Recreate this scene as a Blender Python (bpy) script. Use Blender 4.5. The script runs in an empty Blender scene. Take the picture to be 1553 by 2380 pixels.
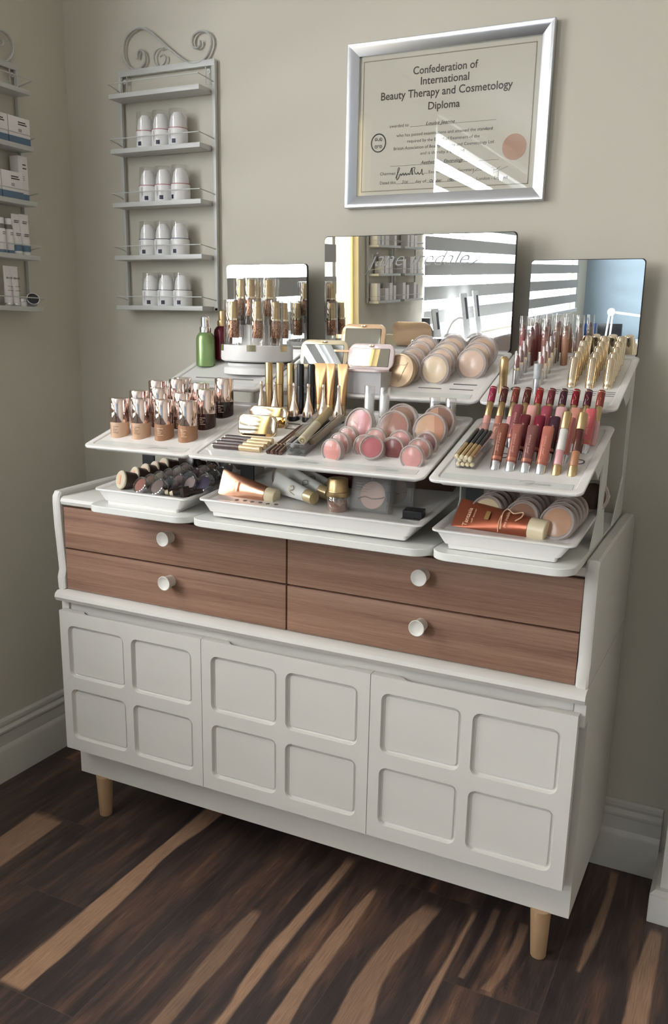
import bpy, bmesh, math, random
from mathutils import Vector, Matrix, Euler
random.seed(7)
PI = math.pi
R = math.radians
scene = bpy.context.scene
C = scene.collection

# ------------------------------------------------------------------ camera
cam_d = bpy.data.cameras.new('camera')
cam = bpy.data.objects.new('camera', cam_d); C.objects.link(cam)
cam.location = (1.739, -1.8989, 1.2094)
cam.rotation_euler = (1.3275, -0.0212, 0.4538)
cam_d.sensor_fit = 'VERTICAL'
cam_d.sensor_height = 24.0
cam_d.lens = 2003.53 / 2380 * 24.0
cam_d.shift_x = -(793.4166 - 776.5) / 2380
cam_d.shift_y = (1261.86 - 1190) / 2380
cam_d.clip_start = 0.02
scene.camera = cam

# ------------------------------------------------------------------ world, light, exposure
w = bpy.data.worlds.new('sky'); scene.world = w; w.use_nodes = True
bg = w.node_tree.nodes['Background']
bg.inputs[0].default_value = (0.80, 0.90, 1.0, 1); bg.inputs[1].default_value = 4.5

def area(name, loc, rot, sx, sy, power, col=(1, 1, 1)):
    d = bpy.data.lights.new(name, 'AREA'); d.shape = 'RECTANGLE'; d.size = sx; d.size_y = sy
    d.energy = power; d.color = col
    o = bpy.data.objects.new(name, d); C.objects.link(o); o.location = loc; o.rotation_euler = rot
    return o
# daylight outside the windows of the left wall (emits along local -Z -> +X)
area('daylight_near', (-0.50, -1.25, 1.95), (0, R(-74), 0), 1.6, 1.0, 92, (1.0, 0.97, 0.93))
area('daylight_far', (-0.75, -4.2, 2.1), (0, R(-72), 0), 1.7, 3.9, 950, (0.93, 0.965, 1.0))
scene.view_settings.view_transform = 'Standard'
scene.view_settings.look = 'None'
scene.view_settings.exposure = 0.26
scene.view_settings.gamma = 1.0
scene.view_settings.use_curve_mapping = False

# ------------------------------------------------------------------ materials
def srgb(r, g, b):
    f = lambda c: (c / 255 / 12.92) if c / 255 <= 0.04045 else ((c / 255 + 0.055) / 1.055) ** 2.4
    return (f(r), f(g), f(b))
MATS = {}
def pm(name, col, rough=0.5, metal=0.0, spec=0.5, coat=0.0, trans=0.0, emis=None, alpha=1.0):
    if name in MATS: return MATS[name]
    m = bpy.data.materials.new(name); m.use_nodes = True
    b = m.node_tree.nodes['Principled BSDF']
    b.inputs['Base Color'].default_value = (*col, 1)
    b.inputs['Roughness'].default_value = rough
    b.inputs['Metallic'].default_value = metal
    b.inputs['Specular IOR Level'].default_value = spec
    b.inputs['Coat Weight'].default_value = coat
    b.inputs['Transmission Weight'].default_value = trans
    b.inputs['Alpha'].default_value = alpha
    MATS[name] = m
    return m
def nodes(m):
    return m.node_tree.nodes, m.node_tree.links
def noisy(name, col, col2, scale=(8, 8, 8), rough=0.6, bump=0.0, detail=4, spec=0.4, metal=0.0, coords='Object', bscale=None):
    if name in MATS: return MATS[name]
    m = pm(name, col, rough, metal, spec)
    N, L = nodes(m); b = N['Principled BSDF']
    tc = N.new('ShaderNodeTexCoord'); mp = N.new('ShaderNodeMapping'); mp.inputs['Scale'].default_value = scale
    nz = N.new('ShaderNodeTexNoise'); nz.inputs['Scale'].default_value = 1.0; nz.inputs['Detail'].default_value = detail
    mx = N.new('ShaderNodeMix'); mx.data_type = 'RGBA'
    mx.inputs[6].default_value = (*col, 1); mx.inputs[7].default_value = (*col2, 1)
    L.new(tc.outputs[coords], mp.inputs[0]); L.new(mp.outputs[0], nz.inputs['Vector'])
    L.new(nz.outputs['Fac'], mx.inputs[0]); L.new(mx.outputs[2], b.inputs['Base Color'])
    if bump:
        n2 = N.new('ShaderNodeTexNoise'); n2.inputs['Scale'].default_value = bscale or 300; n2.inputs['Detail'].default_value = 3
        L.new(tc.outputs[coords], n2.inputs['Vector'])
        bp = N.new('ShaderNodeBump'); bp.inputs['Strength'].default_value = bump; bp.inputs['Distance'].default_value = 0.001
        L.new(n2.outputs['Fac'], bp.inputs['Height']); L.new(bp.outputs[0], b.inputs['Normal'])
    return m
def clear(name, tint=(1, 1, 1), gloss=0.06, rough=0.03, edge=0.75):
    """thin clear plastic: see-through with a surface sheen that grows at grazing angles"""
    if name in MATS: return MATS[name]
    m = bpy.data.materials.new(name); m.use_nodes = True
    N, L = nodes(m); N.clear()
    o = N.new('ShaderNodeOutputMaterial'); mx = N.new('ShaderNodeMixShader')
    t = N.new('ShaderNodeBsdfTransparent'); t.inputs[0].default_value = (*tint, 1)
    g = N.new('ShaderNodeBsdfGlossy'); g.inputs['Roughness'].default_value = rough; g.inputs[0].default_value = (1, 1, 1, 1)
    lw = N.new('ShaderNodeLayerWeight'); lw.inputs[0].default_value = 0.35
    mr = N.new('ShaderNodeMapRange'); mr.inputs['To Min'].default_value = gloss; mr.inputs['To Max'].default_value = edge
    L.new(lw.outputs['Facing'], mr.inputs[0]); L.new(mr.outputs[0], mx.inputs[0])
    L.new(t.outputs[0], mx.inputs[1]); L.new(g.outputs[0], mx.inputs[2]); L.new(mx.outputs[0], o.inputs[0])
    MATS[name] = m
    return m

WALL = noisy('wall_paint', srgb(197, 192, 178), srgb(202, 197, 184), (1.2, 1.2, 1.2), 0.75, 0.12, spec=0.25, bscale=500)
CEIL = pm('ceiling_paint', srgb(235, 233, 228), 0.8)
TRIM = pm('trim_gloss_paint', srgb(205, 202, 195), 0.4)
CAB = noisy('cabinet_paint', srgb(211, 208, 202), srgb(216, 213, 207), (6, 6, 6), 0.42, 0.08, spec=0.4, bscale=260)
PLASTIC = pm('white_tray_plastic', srgb(224, 222, 219), 0.22, spec=0.5)
ACRYL = pm('white_board', srgb(226, 227, 222), 0.28)
PLATE = pm('pale_gloss_strip', srgb(205, 208, 204), 0.07, spec=0.6)
BLACK = pm('black_plastic', (0.012, 0.012, 0.014), 0.3)
DARKGAP = pm('dark_gap', (0.01, 0.009, 0.009), 0.8)
CHROME = pm('chrome', (0.86, 0.86, 0.88), 0.07, 1.0)
MIRROR = pm('mirror_glass', (0.93, 0.95, 0.95), 0.0, 1.0)
ROSE = pm('rose_chrome', srgb(236, 216, 210), 0.06, 1.0)
GOLD = pm('polished_gold', srgb(216, 190, 146), 0.09, 1.0)
PALEGOLD = pm('pale_polished_gold', srgb(230, 212, 184), 0.08, 1.0)
SATGOLD = pm('satin_gold', srgb(196, 170, 128), 0.36, 1.0)
COPPER = pm('copper_foil', srgb(214, 162, 134), 0.3, 1.0)
BRONZE = pm('bronze_foil', srgb(186, 146, 106), 0.3, 1.0)
ORANGE = pm('orange_metallic_tube', srgb(156, 86, 62), 0.33, 0.55)
SILVER = pm('silver_satin', srgb(200, 200, 202), 0.25, 0.9)
FRAMEM = pm('brushed_silver_frame', srgb(205, 208, 215), 0.24, 1.0)
RACK = pm('rack_grey_enamel', srgb(192, 192, 188), 0.4)
CREAM = pm('cream_plastic', srgb(222, 208, 176), 0.35)
WHITE = pm('white_plastic', srgb(232, 231, 230), 0.3)
CLEAR = clear('clear_plastic', (0.97, 0.97, 0.97))
CLEARW = clear('frosted_plastic', (0.93, 0.93, 0.93), 0.12, 0.25, 0.6)
GLASS = clear('picture_glass', (0.97, 0.98, 0.97), 0.015, 0.0, 0.22)
INK = pm('dark_ink', srgb(70, 62, 58), 0.7)
LINEN = pm('aged_paper', srgb(208, 200, 190), 0.75)

def wood_drawer():
    m = pm('reddish_wood_laminate', srgb(140, 98, 76), 0.42, spec=0.35)
    N, L = nodes(m); b = N['Principled BSDF']
    tc = N.new('ShaderNodeTexCoord')
    def nz(scale, sc=1.0, det=6, rough=0.6):
        mp = N.new('ShaderNodeMapping'); mp.inputs['Scale'].default_value = scale
        n = N.new('ShaderNodeTexNoise'); n.inputs['Scale'].default_value = sc; n.inputs['Detail'].default_value = det; n.inputs['Roughness'].default_value = rough
        L.new(tc.outputs['Object'], mp.inputs[0]); L.new(mp.outputs[0], n.inputs['Vector']); return n
    a = nz((2.2, 1, 170)); c = nz((1.0, 1, 42), det=3); f = nz((25, 1, 600), det=2)
    r = N.new('ShaderNodeValToRGB'); e = r.color_ramp.elements
    e[0].position = 0.28; e[0].color = (*srgb(104, 76, 64), 1); e[1].position = 0.70; e[1].color = (*srgb(172, 139, 118), 1)
    k = r.color_ramp.elements.new(0.47); k.color = (*srgb(143, 109, 91), 1)
    ad = N.new('ShaderNodeMath'); ad.operation = 'ADD'; ml = N.new('ShaderNodeMath'); ml.operation = 'MULTIPLY'; ml.inputs[1].default_value = 0.5
    L.new(a.outputs[0], ad.inputs[0]); L.new(c.outputs[0], ad.inputs[1]); L.new(ad.outputs[0], ml.inputs[0])
    m2 = N.new('ShaderNodeMix'); m2.data_type = 'FLOAT'; m2.inputs[0].default_value = 0.22
    L.new(ml.outputs[0], m2.inputs[2]); L.new(f.outputs[0], m2.inputs[3]); L.new(m2.outputs[0], r.inputs[0]); L.new(r.outputs[0], b.inputs['Base Color'])
    bp = N.new('ShaderNodeBump'); bp.inputs['Strength'].default_value = 0.15; bp.inputs['Distance'].default_value = 0.0006
    L.new(a.outputs[0], bp.inputs['Height']); L.new(bp.outputs[0], b.inputs['Normal'])
    return m
WOOD = wood_drawer()
OAK = noisy('oak_leg', srgb(196, 164, 128), srgb(170, 136, 102), (90, 90, 6), 0.5, 0)

def floor_mat():
    m = pm('dark_streaked_planks', (0.05, 0.035, 0.03), 0.42, spec=0.4)
    N, L = nodes(m); b = N['Principled BSDF']
    def M(op, a, bb=None, c=None):
        n = N.new('ShaderNodeMath'); n.operation = op
        for i, v in enumerate((a, bb, c)):
            if v is None: continue
            if isinstance(v, (int, float)): n.inputs[i].default_value = v
            else: L.new(v, n.inputs[i])
        return n.outputs[0]
    g = N.new('ShaderNodeNewGeometry'); sp = N.new('ShaderNodeSeparateXYZ'); L.new(g.outputs['Position'], sp.inputs[0])
    X, Y = sp.outputs[0], sp.outputs[1]
    kx = M('DIVIDE', M('SUBTRACT', X, 0.011), 0.187); k = M('FLOOR', kx); fx = M('SUBTRACT', kx, k)
    jy = M('DIVIDE', M('ADD', M('ADD', Y, 0.215), M('MULTIPLY', k, 0.24)), 1.355); j = M('FLOOR', jy); fy = M('SUBTRACT', jy, j)
    cv = N.new('ShaderNodeCombineXYZ'); L.new(k, cv.inputs[0]); L.new(j, cv.inputs[1])
    wn = N.new('ShaderNodeTexWhiteNoise'); wn.noise_dimensions = '2D'; L.new(cv.outputs[0], wn.inputs['Vector'])
    rnd = wn.outputs['Value']
    def noise(sx, sy, off=0.0, det=4, dist=0.0, rough=0.55):
        c2 = N.new('ShaderNodeCombineXYZ')
        L.new(M('ADD', M('MULTIPLY', X, sx), M('MULTIPLY', rnd, 37.0 + off)), c2.inputs[0])
        L.new(M('ADD', M('MULTIPLY', Y, sy), M('MULTIPLY', rnd, 53.0)), c2.inputs[1]); c2.inputs[2].default_value = off
        n = N.new('ShaderNodeTexNoise'); n.inputs['Scale'].default_value = 1.0; n.inputs['Detail'].default_value = det
        n.inputs['Distortion'].default_value = dist; n.inputs['Roughness'].default_value = rough
        L.new(c2.outputs[0], n.inputs['Vector']); return n.outputs['Fac']
    broad = noise(14, 1.6, 0, 3, 0.6); med = noise(45, 5, 3, 4, 0.8); fine = noise(420, 18, 7, 3)
    val = M('ADD', M('MULTIPLY', broad, 0.62), M('MULTIPLY', med, 0.38))
    r = N.new('ShaderNodeValToRGB'); e = r.color_ramp.elements
    e[0].position = 0.38; e[0].color = (*srgb(58, 50, 51), 1); e[1].position = 0.72; e[1].color = (*srgb(146, 110, 88), 1)
    q = r.color_ramp.elements.new(0.49); q.color = (*srgb(72, 60, 57), 1)
    q = r.color_ramp.elements.new(0.60); q.color = (*srgb(104, 80, 69), 1)
    knots = None
    for (kx0, ky0, ax, ay) in ((.850, -.517, .030, .075), (.851, -.600, .022, .045), (1.066, -.600, .016, .022), (.298, -.445, .016, .030), (1.226, -.445, .014, .024), (1.437, -.520, .022, .030), (1.372, -.610, .020, .034)):
        dx = M('DIVIDE', M('SUBTRACT', X, kx0), ax); dy = M('DIVIDE', M('SUBTRACT', Y, ky0), ay)
        d = M('SQRT', M('ADD', M('MULTIPLY', dx, dx), M('MULTIPLY', dy, dy)))
        fall = M('MAXIMUM', M('SUBTRACT', 1.0, M('MULTIPLY', d, .55)), 0.0)
        ring_ = M('MULTIPLY', M('SINE', M('ADD', M('MULTIPLY', d, 15.0), M('MULTIPLY', med, 24.0))), M('MULTIPLY', fall, .026))
        kk = M('ADD', ring_, M('MULTIPLY', fall, .035))
        knots = kk if knots is None else M('ADD', knots, kk)
    L.new(M('ADD', val, knots), r.inputs[0])
    # long pale sapwood streaks of single planks, world metres: (y0, y1, xa, xb, left edge x's, right edge x's, strength)
    ST = [(-0.935, -0.20, .560, .660, [.573] * 7, [.633, .633, .630, .621, .609, .621, .628], 1.0),
          (-0.95, -0.25, .970, .1040 + .94, [.985, .992, .979, .982, .987, .987], [1.025, 1.012, 1.009, 1.007, 1.010, 1.011], .95),
          (-0.95, -0.33, 1.05, 1.135, [1.085, 1.078, 1.074, 1.072, 1.078, 1.092], [1.131, 1.119, 1.108, 1.108, 1.106, 1.098], .8),
          (-0.95, -0.33, 1.15, 1.27, [1.195, 1.187, 1.176, 1.172, 1.185, 1.215], [1.245, 1.240, 1.239, 1.222, 1.236, 1.25], .65),
          (-0.95, -0.30, 1.28, 1.322, [1.30, 1.302, 1.304, 1.310, 1.313], [1.321] * 5, .8),
          (-0.52, -0.28, 1.33, 1.39, [1.345, 1.35, 1.348], [1.357, 1.366, 1.364], .4),
          (-0.53, -0.30, 1.37, 1.46, [1.392, 1.412, 1.410], [1.412, 1.432, 1.428], .45),
          (-0.40, -0.02, 1.52, 1.60, [1.548, 1.549, 1.556, 1.553], [1.553, 1.568, 1.573, 1.570], .6),
          (-0.60, -0.19, 1.62, 1.70, [1.650, 1.647, 1.651, 1.661], [1.688, 1.690, 1.688, 1.684], .7),
          (-0.80, -0.457, .19, .39, [.215, .210, .200], [.305, .300, .292], .75),
          (-0.95, -0.52, .86, .96, [.893, .891, .884, .888], [.930, .921, .922, .910], .5)]
    mask = None
    for (y0, y1, xa, xb, le, ri, st) in ST:
        t = M('DIVIDE', M('SUBTRACT', Y, y0), y1 - y0)
        ed = []
        for arr in (le, ri):
            fc = N.new('ShaderNodeFloatCurve'); cm = fc.mapping; cm.use_clip = False; cu = cm.curves[0]
            n = len(arr)
            cu.points[0].location = (0, (arr[0] - xa) / (xb - xa)); cu.points[1].location = (1, (arr[-1] - xa) / (xb - xa))
            for i in range(1, n - 1): cu.points.new(i / (n - 1), (arr[i] - xa) / (xb - xa))
            cm.update(); L.new(t, fc.inputs['Value'])
            ed.append(M('ADD', M('MULTIPLY', fc.outputs[0], xb - xa), xa))
        wob = M('MULTIPLY', M('SUBTRACT', med, 0.5), 0.012)
        xx = M('ADD', X, wob)
        def sm(v, lo, hi):
            mr = N.new('ShaderNodeMapRange'); mr.interpolation_type = 'SMOOTHSTEP'; mr.inputs[1].default_value = lo; mr.inputs[2].default_value = hi
            L.new(v, mr.inputs[0]); return mr.outputs[0]
        a = sm(M('SUBTRACT', xx, ed[0]), -0.003, 0.004); c = sm(M('SUBTRACT', ed[1], xx), -0.003, 0.004)
        inside = M('MULTIPLY', sm(t, 0.0, 0.02), M('SUBTRACT', 1.0, sm(t, 0.93, 1.0)))
        mm = M('MULTIPLY', M('MULTIPLY', M('MULTIPLY', a, c), inside), st)
        mask = mm if mask is None else M('MAXIMUM', mask, mm)
    mx = N.new('ShaderNodeMix'); mx.data_type = 'RGBA'; L.new(mask, mx.inputs[0]); L.new(r.outputs[0], mx.inputs[6]); mx.inputs[7].default_value = (*srgb(178, 142, 116), 1)
    grain = N.new('ShaderNodeMix'); grain.data_type = 'RGBA'; grain.blend_type = 'MULTIPLY'; grain.inputs[0].default_value = 0.55
    gr = N.new('ShaderNodeValToRGB'); gr.color_ramp.elements[0].position = 0.35; gr.color_ramp.elements[0].color = (0.45, 0.42, 0.4, 1); gr.color_ramp.elements[1].position = 0.62
    L.new(fine, gr.inputs[0]); L.new(mx.outputs[2], grain.inputs[6]); L.new(gr.outputs[0], grain.inputs[7])
    seam = M('MAXIMUM', M('LESS_THAN', fx, 0.009), M('LESS_THAN', fy, 0.0014))
    s2 = N.new('ShaderNodeMix'); s2.data_type = 'RGBA'; L.new(M('MULTIPLY', seam, 0.6), s2.inputs[0]); L.new(grain.outputs[2], s2.inputs[6]); s2.inputs[7].default_value = (*srgb(96, 80, 72), 1)
    L.new(s2.outputs[2], b.inputs['Base Color'])
    bp = N.new('ShaderNodeBump'); bp.inputs['Strength'].default_value = 0.2; bp.inputs['Distance'].default_value = 0.0008
    L.new(M('SUBTRACT', fine, M('MULTIPLY', seam, 1.5)), bp.inputs['Height']); L.new(bp.outputs[0], b.inputs['Normal'])
    return m
FLOOR = floor_mat()

# ------------------------------------------------------------------ mesh helpers
class MB:
    def __init__(s): s.v = []; s.f = []; s.m = []
    def add(s, vs, fs, mi=0, mat=None):
        o = len(s.v)
        s.v += [tuple(mat @ Vector(p)) if mat else tuple(p) for p in vs]
        s.f += [tuple(i + o for i in f) for f in fs]; s.m += [mi] * len(fs)
        return s
    def box(s, x0, x1, y0, y1, z0, z1, b=0.0, mi=0, mat=None):
        if b <= 0:
            vs = [(x, y, z) for x in (x0, x1) for y in (y0, y1) for z in (z0, z1)]
            return s.add(vs, [(0, 1, 3, 2), (4, 6, 7, 5), (0, 4, 5, 1), (2, 3, 7, 6), (0, 2, 6, 4), (1, 5, 7, 3)], mi, mat)
        bm = bmesh.new(); bmesh.ops.create_cube(bm, size=1)
        for v in bm.verts: v.co = Vector((x0 + (v.co.x + .5) * (x1 - x0), y0 + (v.co.y + .5) * (y1 - y0), z0 + (v.co.z + .5) * (z1 - z0)))
        bmesh.ops.bevel(bm, geom=bm.edges[:], offset=b, segments=2, profile=0.6, affect='EDGES')
        bm.verts.index_update(); vs = [v.co.copy() for v in bm.verts]; fs = [[v.index for v in f.verts] for f in bm.faces]; bm.free()
        return s.add(vs, fs, mi, mat)
    def lathe(s, prof, seg=32, mi=0, mat=None, sx=1.0, sy=1.0):
        """profile [(r, z)] spun about Z, closed on the axis where r is 0"""
        vs = []; rings = []
        for r, z in prof:
            if r < 1e-7: rings.append([len(vs)]); vs.append((0, 0, z))
            else:
                rings.append(list(range(len(vs), len(vs) + seg)))
                vs += [(r * sx * math.cos(2 * PI * i / seg), r * sy * math.sin(2 * PI * i / seg), z) for i in range(seg)]
        fs = []
        for a, b in zip(rings, rings[1:]):
            for i in range(seg):
                j = (i + 1) % seg
                if len(a) == 1 and len(b) == 1: continue
                if len(a) == 1: fs.append((a[0], b[j], b[i]))
                elif len(b) == 1: fs.append((a[i], a[j], b[0]))
                else: fs.append((a[i], a[j], b[j], b[i]))
        return s.add(vs, fs, mi, mat)
    def loft(s, rings, mi=0, mat=None, cap=True):
        vs = []; fs = []; n = len(rings[0])
        for r in rings: vs += r
        for k in range(len(rings) - 1):
            for i in range(n):
                j = (i + 1) % n
                fs.append((k * n + i, k * n + j, (k + 1) * n + j, (k + 1) * n + i))
        if cap: fs.append(tuple(range(n - 1, -1, -1))); fs.append(tuple((len(rings) - 1) * n + i for i in range(n)))
        return s.add(vs, fs, mi, mat)
    def tube(s, pts, r, seg=10, mi=0, mat=None, flat=1.0, closed=False):
        pts = [Vector(p) for p in pts]; rings = []; n = len(pts); up = Vector((0, 1, 0))
        for i, p in enumerate(pts):
            t = (pts[min(i + 1, n - 1)] - pts[max(i - 1, 0)]).normalized()
            a = up if abs(t.dot(up)) < 0.95 else Vector((0, 0, 1))
            u = t.cross(a).normalized(); v = u.cross(t).normalized()
            rings.append([tuple(p + u * (r * math.cos(2 * PI * q / seg)) + v * (r * flat * math.sin(2 * PI * q / seg))) for q in range(seg)])
        return s.loft(rings, mi, mat)
    def prism(s, poly, a0, a1, axis='y', mi=0, mat=None):
        """polygon in the two other axes, extruded along axis"""
        def P(p, a): return (p[0], a, p[1]) if axis == 'y' else (a, p[0], p[1]) if axis == 'x' else (p[0], p[1], a)
        return s.loft([[P(p, a0) for p in poly], [P(p, a1) for p in poly]], mi, mat)
    def mesh(s, name, mats, smooth=35):
        me = bpy.data.meshes.new(name); me.from_pydata(s.v, [], s.f)
        for m in (mats if isinstance(mats, (list, tuple)) else [mats]): me.materials.append(m)
        for p, i in zip(me.polygons, s.m): p.material_index = i
        bm = bmesh.new(); bm.from_mesh(me); bmesh.ops.recalc_face_normals(bm, faces=bm.faces); bm.to_mesh(me); bm.free()
        if smooth:
            for p in me.polygons: p.use_smooth = True
            me.set_sharp_from_angle(angle=R(smooth))
        me.update(); return me
def rrect(x0, x1, y0, y1, r, z, n=6):
    out = []
    for cx, cy, a in ((x1 - r, y1 - r, 0), (x0 + r, y1 - r, 90), (x0 + r, y0 + r, 180), (x1 - r, y0 + r, 270)):
        for i in range(n + 1):
            t = R(a + 90 * i / n); out.append((cx + r * math.cos(t), cy + r * math.sin(t), z))
    return out
def smooth_path(pts, k=6):
    out = []; P = [Vector(p) for p in pts]; n = len(P)
    for i in range(n - 1):
        p0, p1, p2, p3 = P[max(i - 1, 0)], P[i], P[i + 1], P[min(i + 2, n - 1)]
        for j in range(k):
            t = j / k
            out.append(0.5 * ((2 * p1) + (p2 - p0) * t + (2 * p0 - 5 * p1 + 4 * p2 - p3) * t * t + (3 * p1 - p0 - 3 * p2 + p3) * t ** 3))
    out.append(P[-1]); return out
CACHE = {}
def part(name, mb, mats, parent=None, key=None, loc=None, rot=None, smooth=35):
    """one mesh object; mb is a MB or a function that makes one; a key lets copies share mesh data"""
    me = CACHE.get(key) if key else None
    if me is None:
        me = (mb() if callable(mb) else mb).mesh(name, mats, smooth)
        if key: CACHE[key] = me
    o = bpy.data.objects.new(name, me); C.objects.link(o)
    if parent is not None: o.parent = parent
    if loc: o.location = loc
    if rot: o.rotation_euler = rot
    return o
def tag(o, label, cat, group=None):
    o['label'] = label; o['category'] = cat
    if group: o['group'] = group
    return o
def thing(name, label, cat, loc=(0, 0, 0), rot=(0, 0, 0), group=None):
    o = bpy.data.objects.new(name, None); C.objects.link(o); o.empty_display_size = 0.02
    o.location = loc; o.rotation_euler = rot
    return tag(o, label, cat, group)
def struct(name, mb, mats, parent=None, smooth=35):
    o = part(name, mb, mats, parent, smooth=smooth)
    if parent is None: o['kind'] = 'structure'
    return o
def up_axes(zv, xv):
    Z = Vector(zv).normalized(); X = Vector(xv); X = (X - Z * X.dot(Z)).normalized(); Y = Z.cross(X)
    return Matrix((X, Y, Z)).transposed().to_euler()
def text_mb(items, mb=None, depth=0.0002):
    """items: (string, x, z, width or None, height, anchor, shear[, y]) laid in the XZ plane facing -Y"""
    mb = mb or MB()
    for it in items:
        st, x, z, wd, h, anc, shear = it[:7]; yy = it[7] if len(it) > 7 else 0.0
        cu = bpy.data.curves.new('t', 'FONT'); cu.body = st; cu.size = 1.0; cu.shear = shear; cu.resolution_u = 3
        cu.offset = it[8] if len(it) > 8 else 0.0
        ob = bpy.data.objects.new('t', cu); C.objects.link(ob)
        dg = bpy.context.evaluated_depsgraph_get(); me = bpy.data.meshes.new_from_object(ob.evaluated_get(dg))
        xs = [v.co.x for v in me.vertices]
        if xs:
            x0, x1 = min(xs), max(xs); sy = h / 0.69; sx = (wd / (x1 - x0)) if wd else sy
            off = {'l': 0, 'c': -(x1 - x0) / 2 * sx, 'r': -(x1 - x0) * sx}[anc]
            mb.add([(x + off + (v.co.x - x0) * sx, yy, z + v.co.y * sy) for v in me.vertices], [tuple(p.vertices) for p in me.polygons])
        bpy.data.objects.remove(ob); bpy.data.curves.remove(cu); bpy.data.meshes.remove(me)
    return mb
def arc_strip(mb, r, a0, a1, z0, z1, mi=0, n=8, sx=1.0, sy=1.0):
    """thin printed mark on a round body; angle 0 faces -Y, positive to +X"""
    vs = []
    for i in range(n + 1):
        a = R(a0 + (a1 - a0) * i / n)
        for z in (z0, z1): vs.append((r * sx * math.sin(a), -r * sy * math.cos(a), z))
    return mb.add(vs, [(2 * i, 2 * i + 2, 2 * i + 3, 2 * i + 1) for i in range(n)], mi)

# ================================================================== THE ROOM
RX, RY, RZ = 3.7, -7.3, 2.4
struct('floor', MB().box(-0.1, RX + .1, RY - .1, 0.1, -0.1, 0.0), FLOOR)
struct('ceiling', MB().box(-0.1, RX + .1, RY - .1, 0.1, RZ, RZ + .1), CEIL)
struct('wall_back', MB().box(-0.1, RX + .1, 0.0, 0.1, 0, RZ), WALL)
struct('wall_front', MB().box(-0.1, RX + .1, RY - .1, RY, 0, RZ), pm('daylight_blue_grey', srgb(146, 163, 174), .7))  # bluish daylight on a white wall, put into the wall colour
struct('wall_right', MB().box(RX, RX + .1, RY, 0, 0, RZ), pm('taupe_paint', srgb(180, 173, 160), .8))
W1 = (-1.69, -0.82, 0.85, 2.25); W2 = (-1.955, -1.72, 0.85, 2.15); W3 = (-6.85, -2.78, 0.98, 2.3)
wl = MB()
ys = [RY]; 
for (a, b, z0, z1) in (W3, W2, W1):
    wl.box(-0.1, 0, ys[-1], a, 0, RZ); wl.box(-0.1, 0, a, b, 0, z0); wl.box(-0.1, 0, a, b, z1, RZ); ys.append(b)
wl.box(-0.1, 0, ys[-1], 0.0, 0, RZ)
struct('wall_left', wl, WALL)
def window(nm, W, mull):
    y0, y1, z0, z1 = W; f = MB(); t = 0.035
    for a, b, c, d in ((y0, y1, z0, z0 + t), (y0, y1, z1 - t, z1), (y0, y0 + t, z0 + t, z1 - t), (y1 - t, y1, z0 + t, z1 - t)): f.box(-0.085, -0.05, a, b, c, d)
    for k in range(1, mull): y = y0 + (y1 - y0) * k / mull; f.box(-0.085, -0.05, y - t / 2, y + t / 2, z0 + t, z1 - t)
    o = struct(nm, f, WHITE)
    struct('glass_pane', MB().box(-0.070, -0.067, y0 + .01, y1 - .01, z0 + .01, z1 - .01), clear('window_glass', (1, 1, 1), 0.03, 0.0, 0.4), o)
    return o
window('window_1', W1, 1); window('added_window', W2, 1); w3 = window('window_3', W3, 3)  # the narrow middle one is added, to backlight the cream panel
struct('window_sill', MB().box(0.0, 0.20, -4.7, -2.45, .925, .950, .003), WHITE, w3)
BLIND = pm('blind_fabric', srgb(170, 170, 168), 0.8)
def blind(W, pitch, band, phase, label, x=0.012):
    t = thing('zebra_blind', label, 'blind', (x, (W[0] + W[1]) / 2, W[3] + 0.05), group='blinds at the windows')
    h = (W[1] - W[0]) / 2 + 0.01
    part('headrail', MB().box(-0.008, 0.05, -h, h, -0.04, 0.02, 0.004), WHITE, t)
    f = MB(); z = -0.05 - phase; bottom = W[2] - W[3] - 0.05
    while z - band > bottom: f.box(0.0, 0.002, -h, h, z - band, z); z -= pitch
    part('fabric_bands', f, BLIND, t)
    part('bottom_bar', MB().box(-0.004, 0.008, -h, h, bottom - .01, bottom + .02, 0.003), WHITE, t)
blind(W1, 0.13, 0.072, 0.02, 'striped day and night blind on the window nearest the cabinet')
blind(W3, 0.13, 0.072, 0.00, 'wide striped day and night blind seen in the big mirror')
m_cr = pm('backlit_cream', srgb(245, 232, 196), 0.8)
N_, L_ = nodes(m_cr); tr = N_.new('ShaderNodeBsdfTranslucent'); tr.inputs[0].default_value = (*srgb(255, 243, 210), 1)
mxs = N_.new('ShaderNodeMixShader'); mxs.inputs[0].default_value = 0.6
L_.new(N_['Principled BSDF'].outputs[0], mxs.inputs[1]); L_.new(tr.outputs[0], mxs.inputs[2]); L_.new(mxs.outputs[0], N_['Material Output'].inputs[0])
tag(part('glow_panel', MB().box(-0.03, -0.028, W2[0], W2[1], W2[2], W2[3]), m_cr), 'added translucent cream panel, backlit to glow like a sunlit surface', 'blind')  # added panel, glows in place of a sunlit surface of unknown kind

# skirting boards: one ogee profile (depth, height)
PROF = [(0, 0), (.018, 0), (.018, .085), (.016, .092), (.011, .100), (.011, .131), (.0135, .137), (.0135, .142), (.006, .150), (.009, .158), (.0085, .166), (.004, .1715), (0, .1715)]
def skirt(nm, a, b, wall):
    mb = MB()
    if wall == 'back': mb.loft([[(x, -d, z) for d, z in PROF] for x in (a, b)])
    else: mb.loft([[(d, y, z) for d, z in PROF] for y in (a, b)])
    struct(nm, mb, TRIM, smooth=20)
skirt('baseboard_back', 0.0, 1.6495, 'back'); skirt('baseboard_left', RY, 0.0, 'left')
tm = MB().box(1.6495, 1.95, -0.178, -0.0, 0, 0.064, 0.003).prism([(1.6495, .064), (1.95, .064), (1.95, .078), (1.66, .078)], -0.172, 0, 'y')
tm.box(1.668, 1.95, -0.160, -0.0, 0.07, RZ)
struct('trim_1', tm, TRIM)

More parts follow.
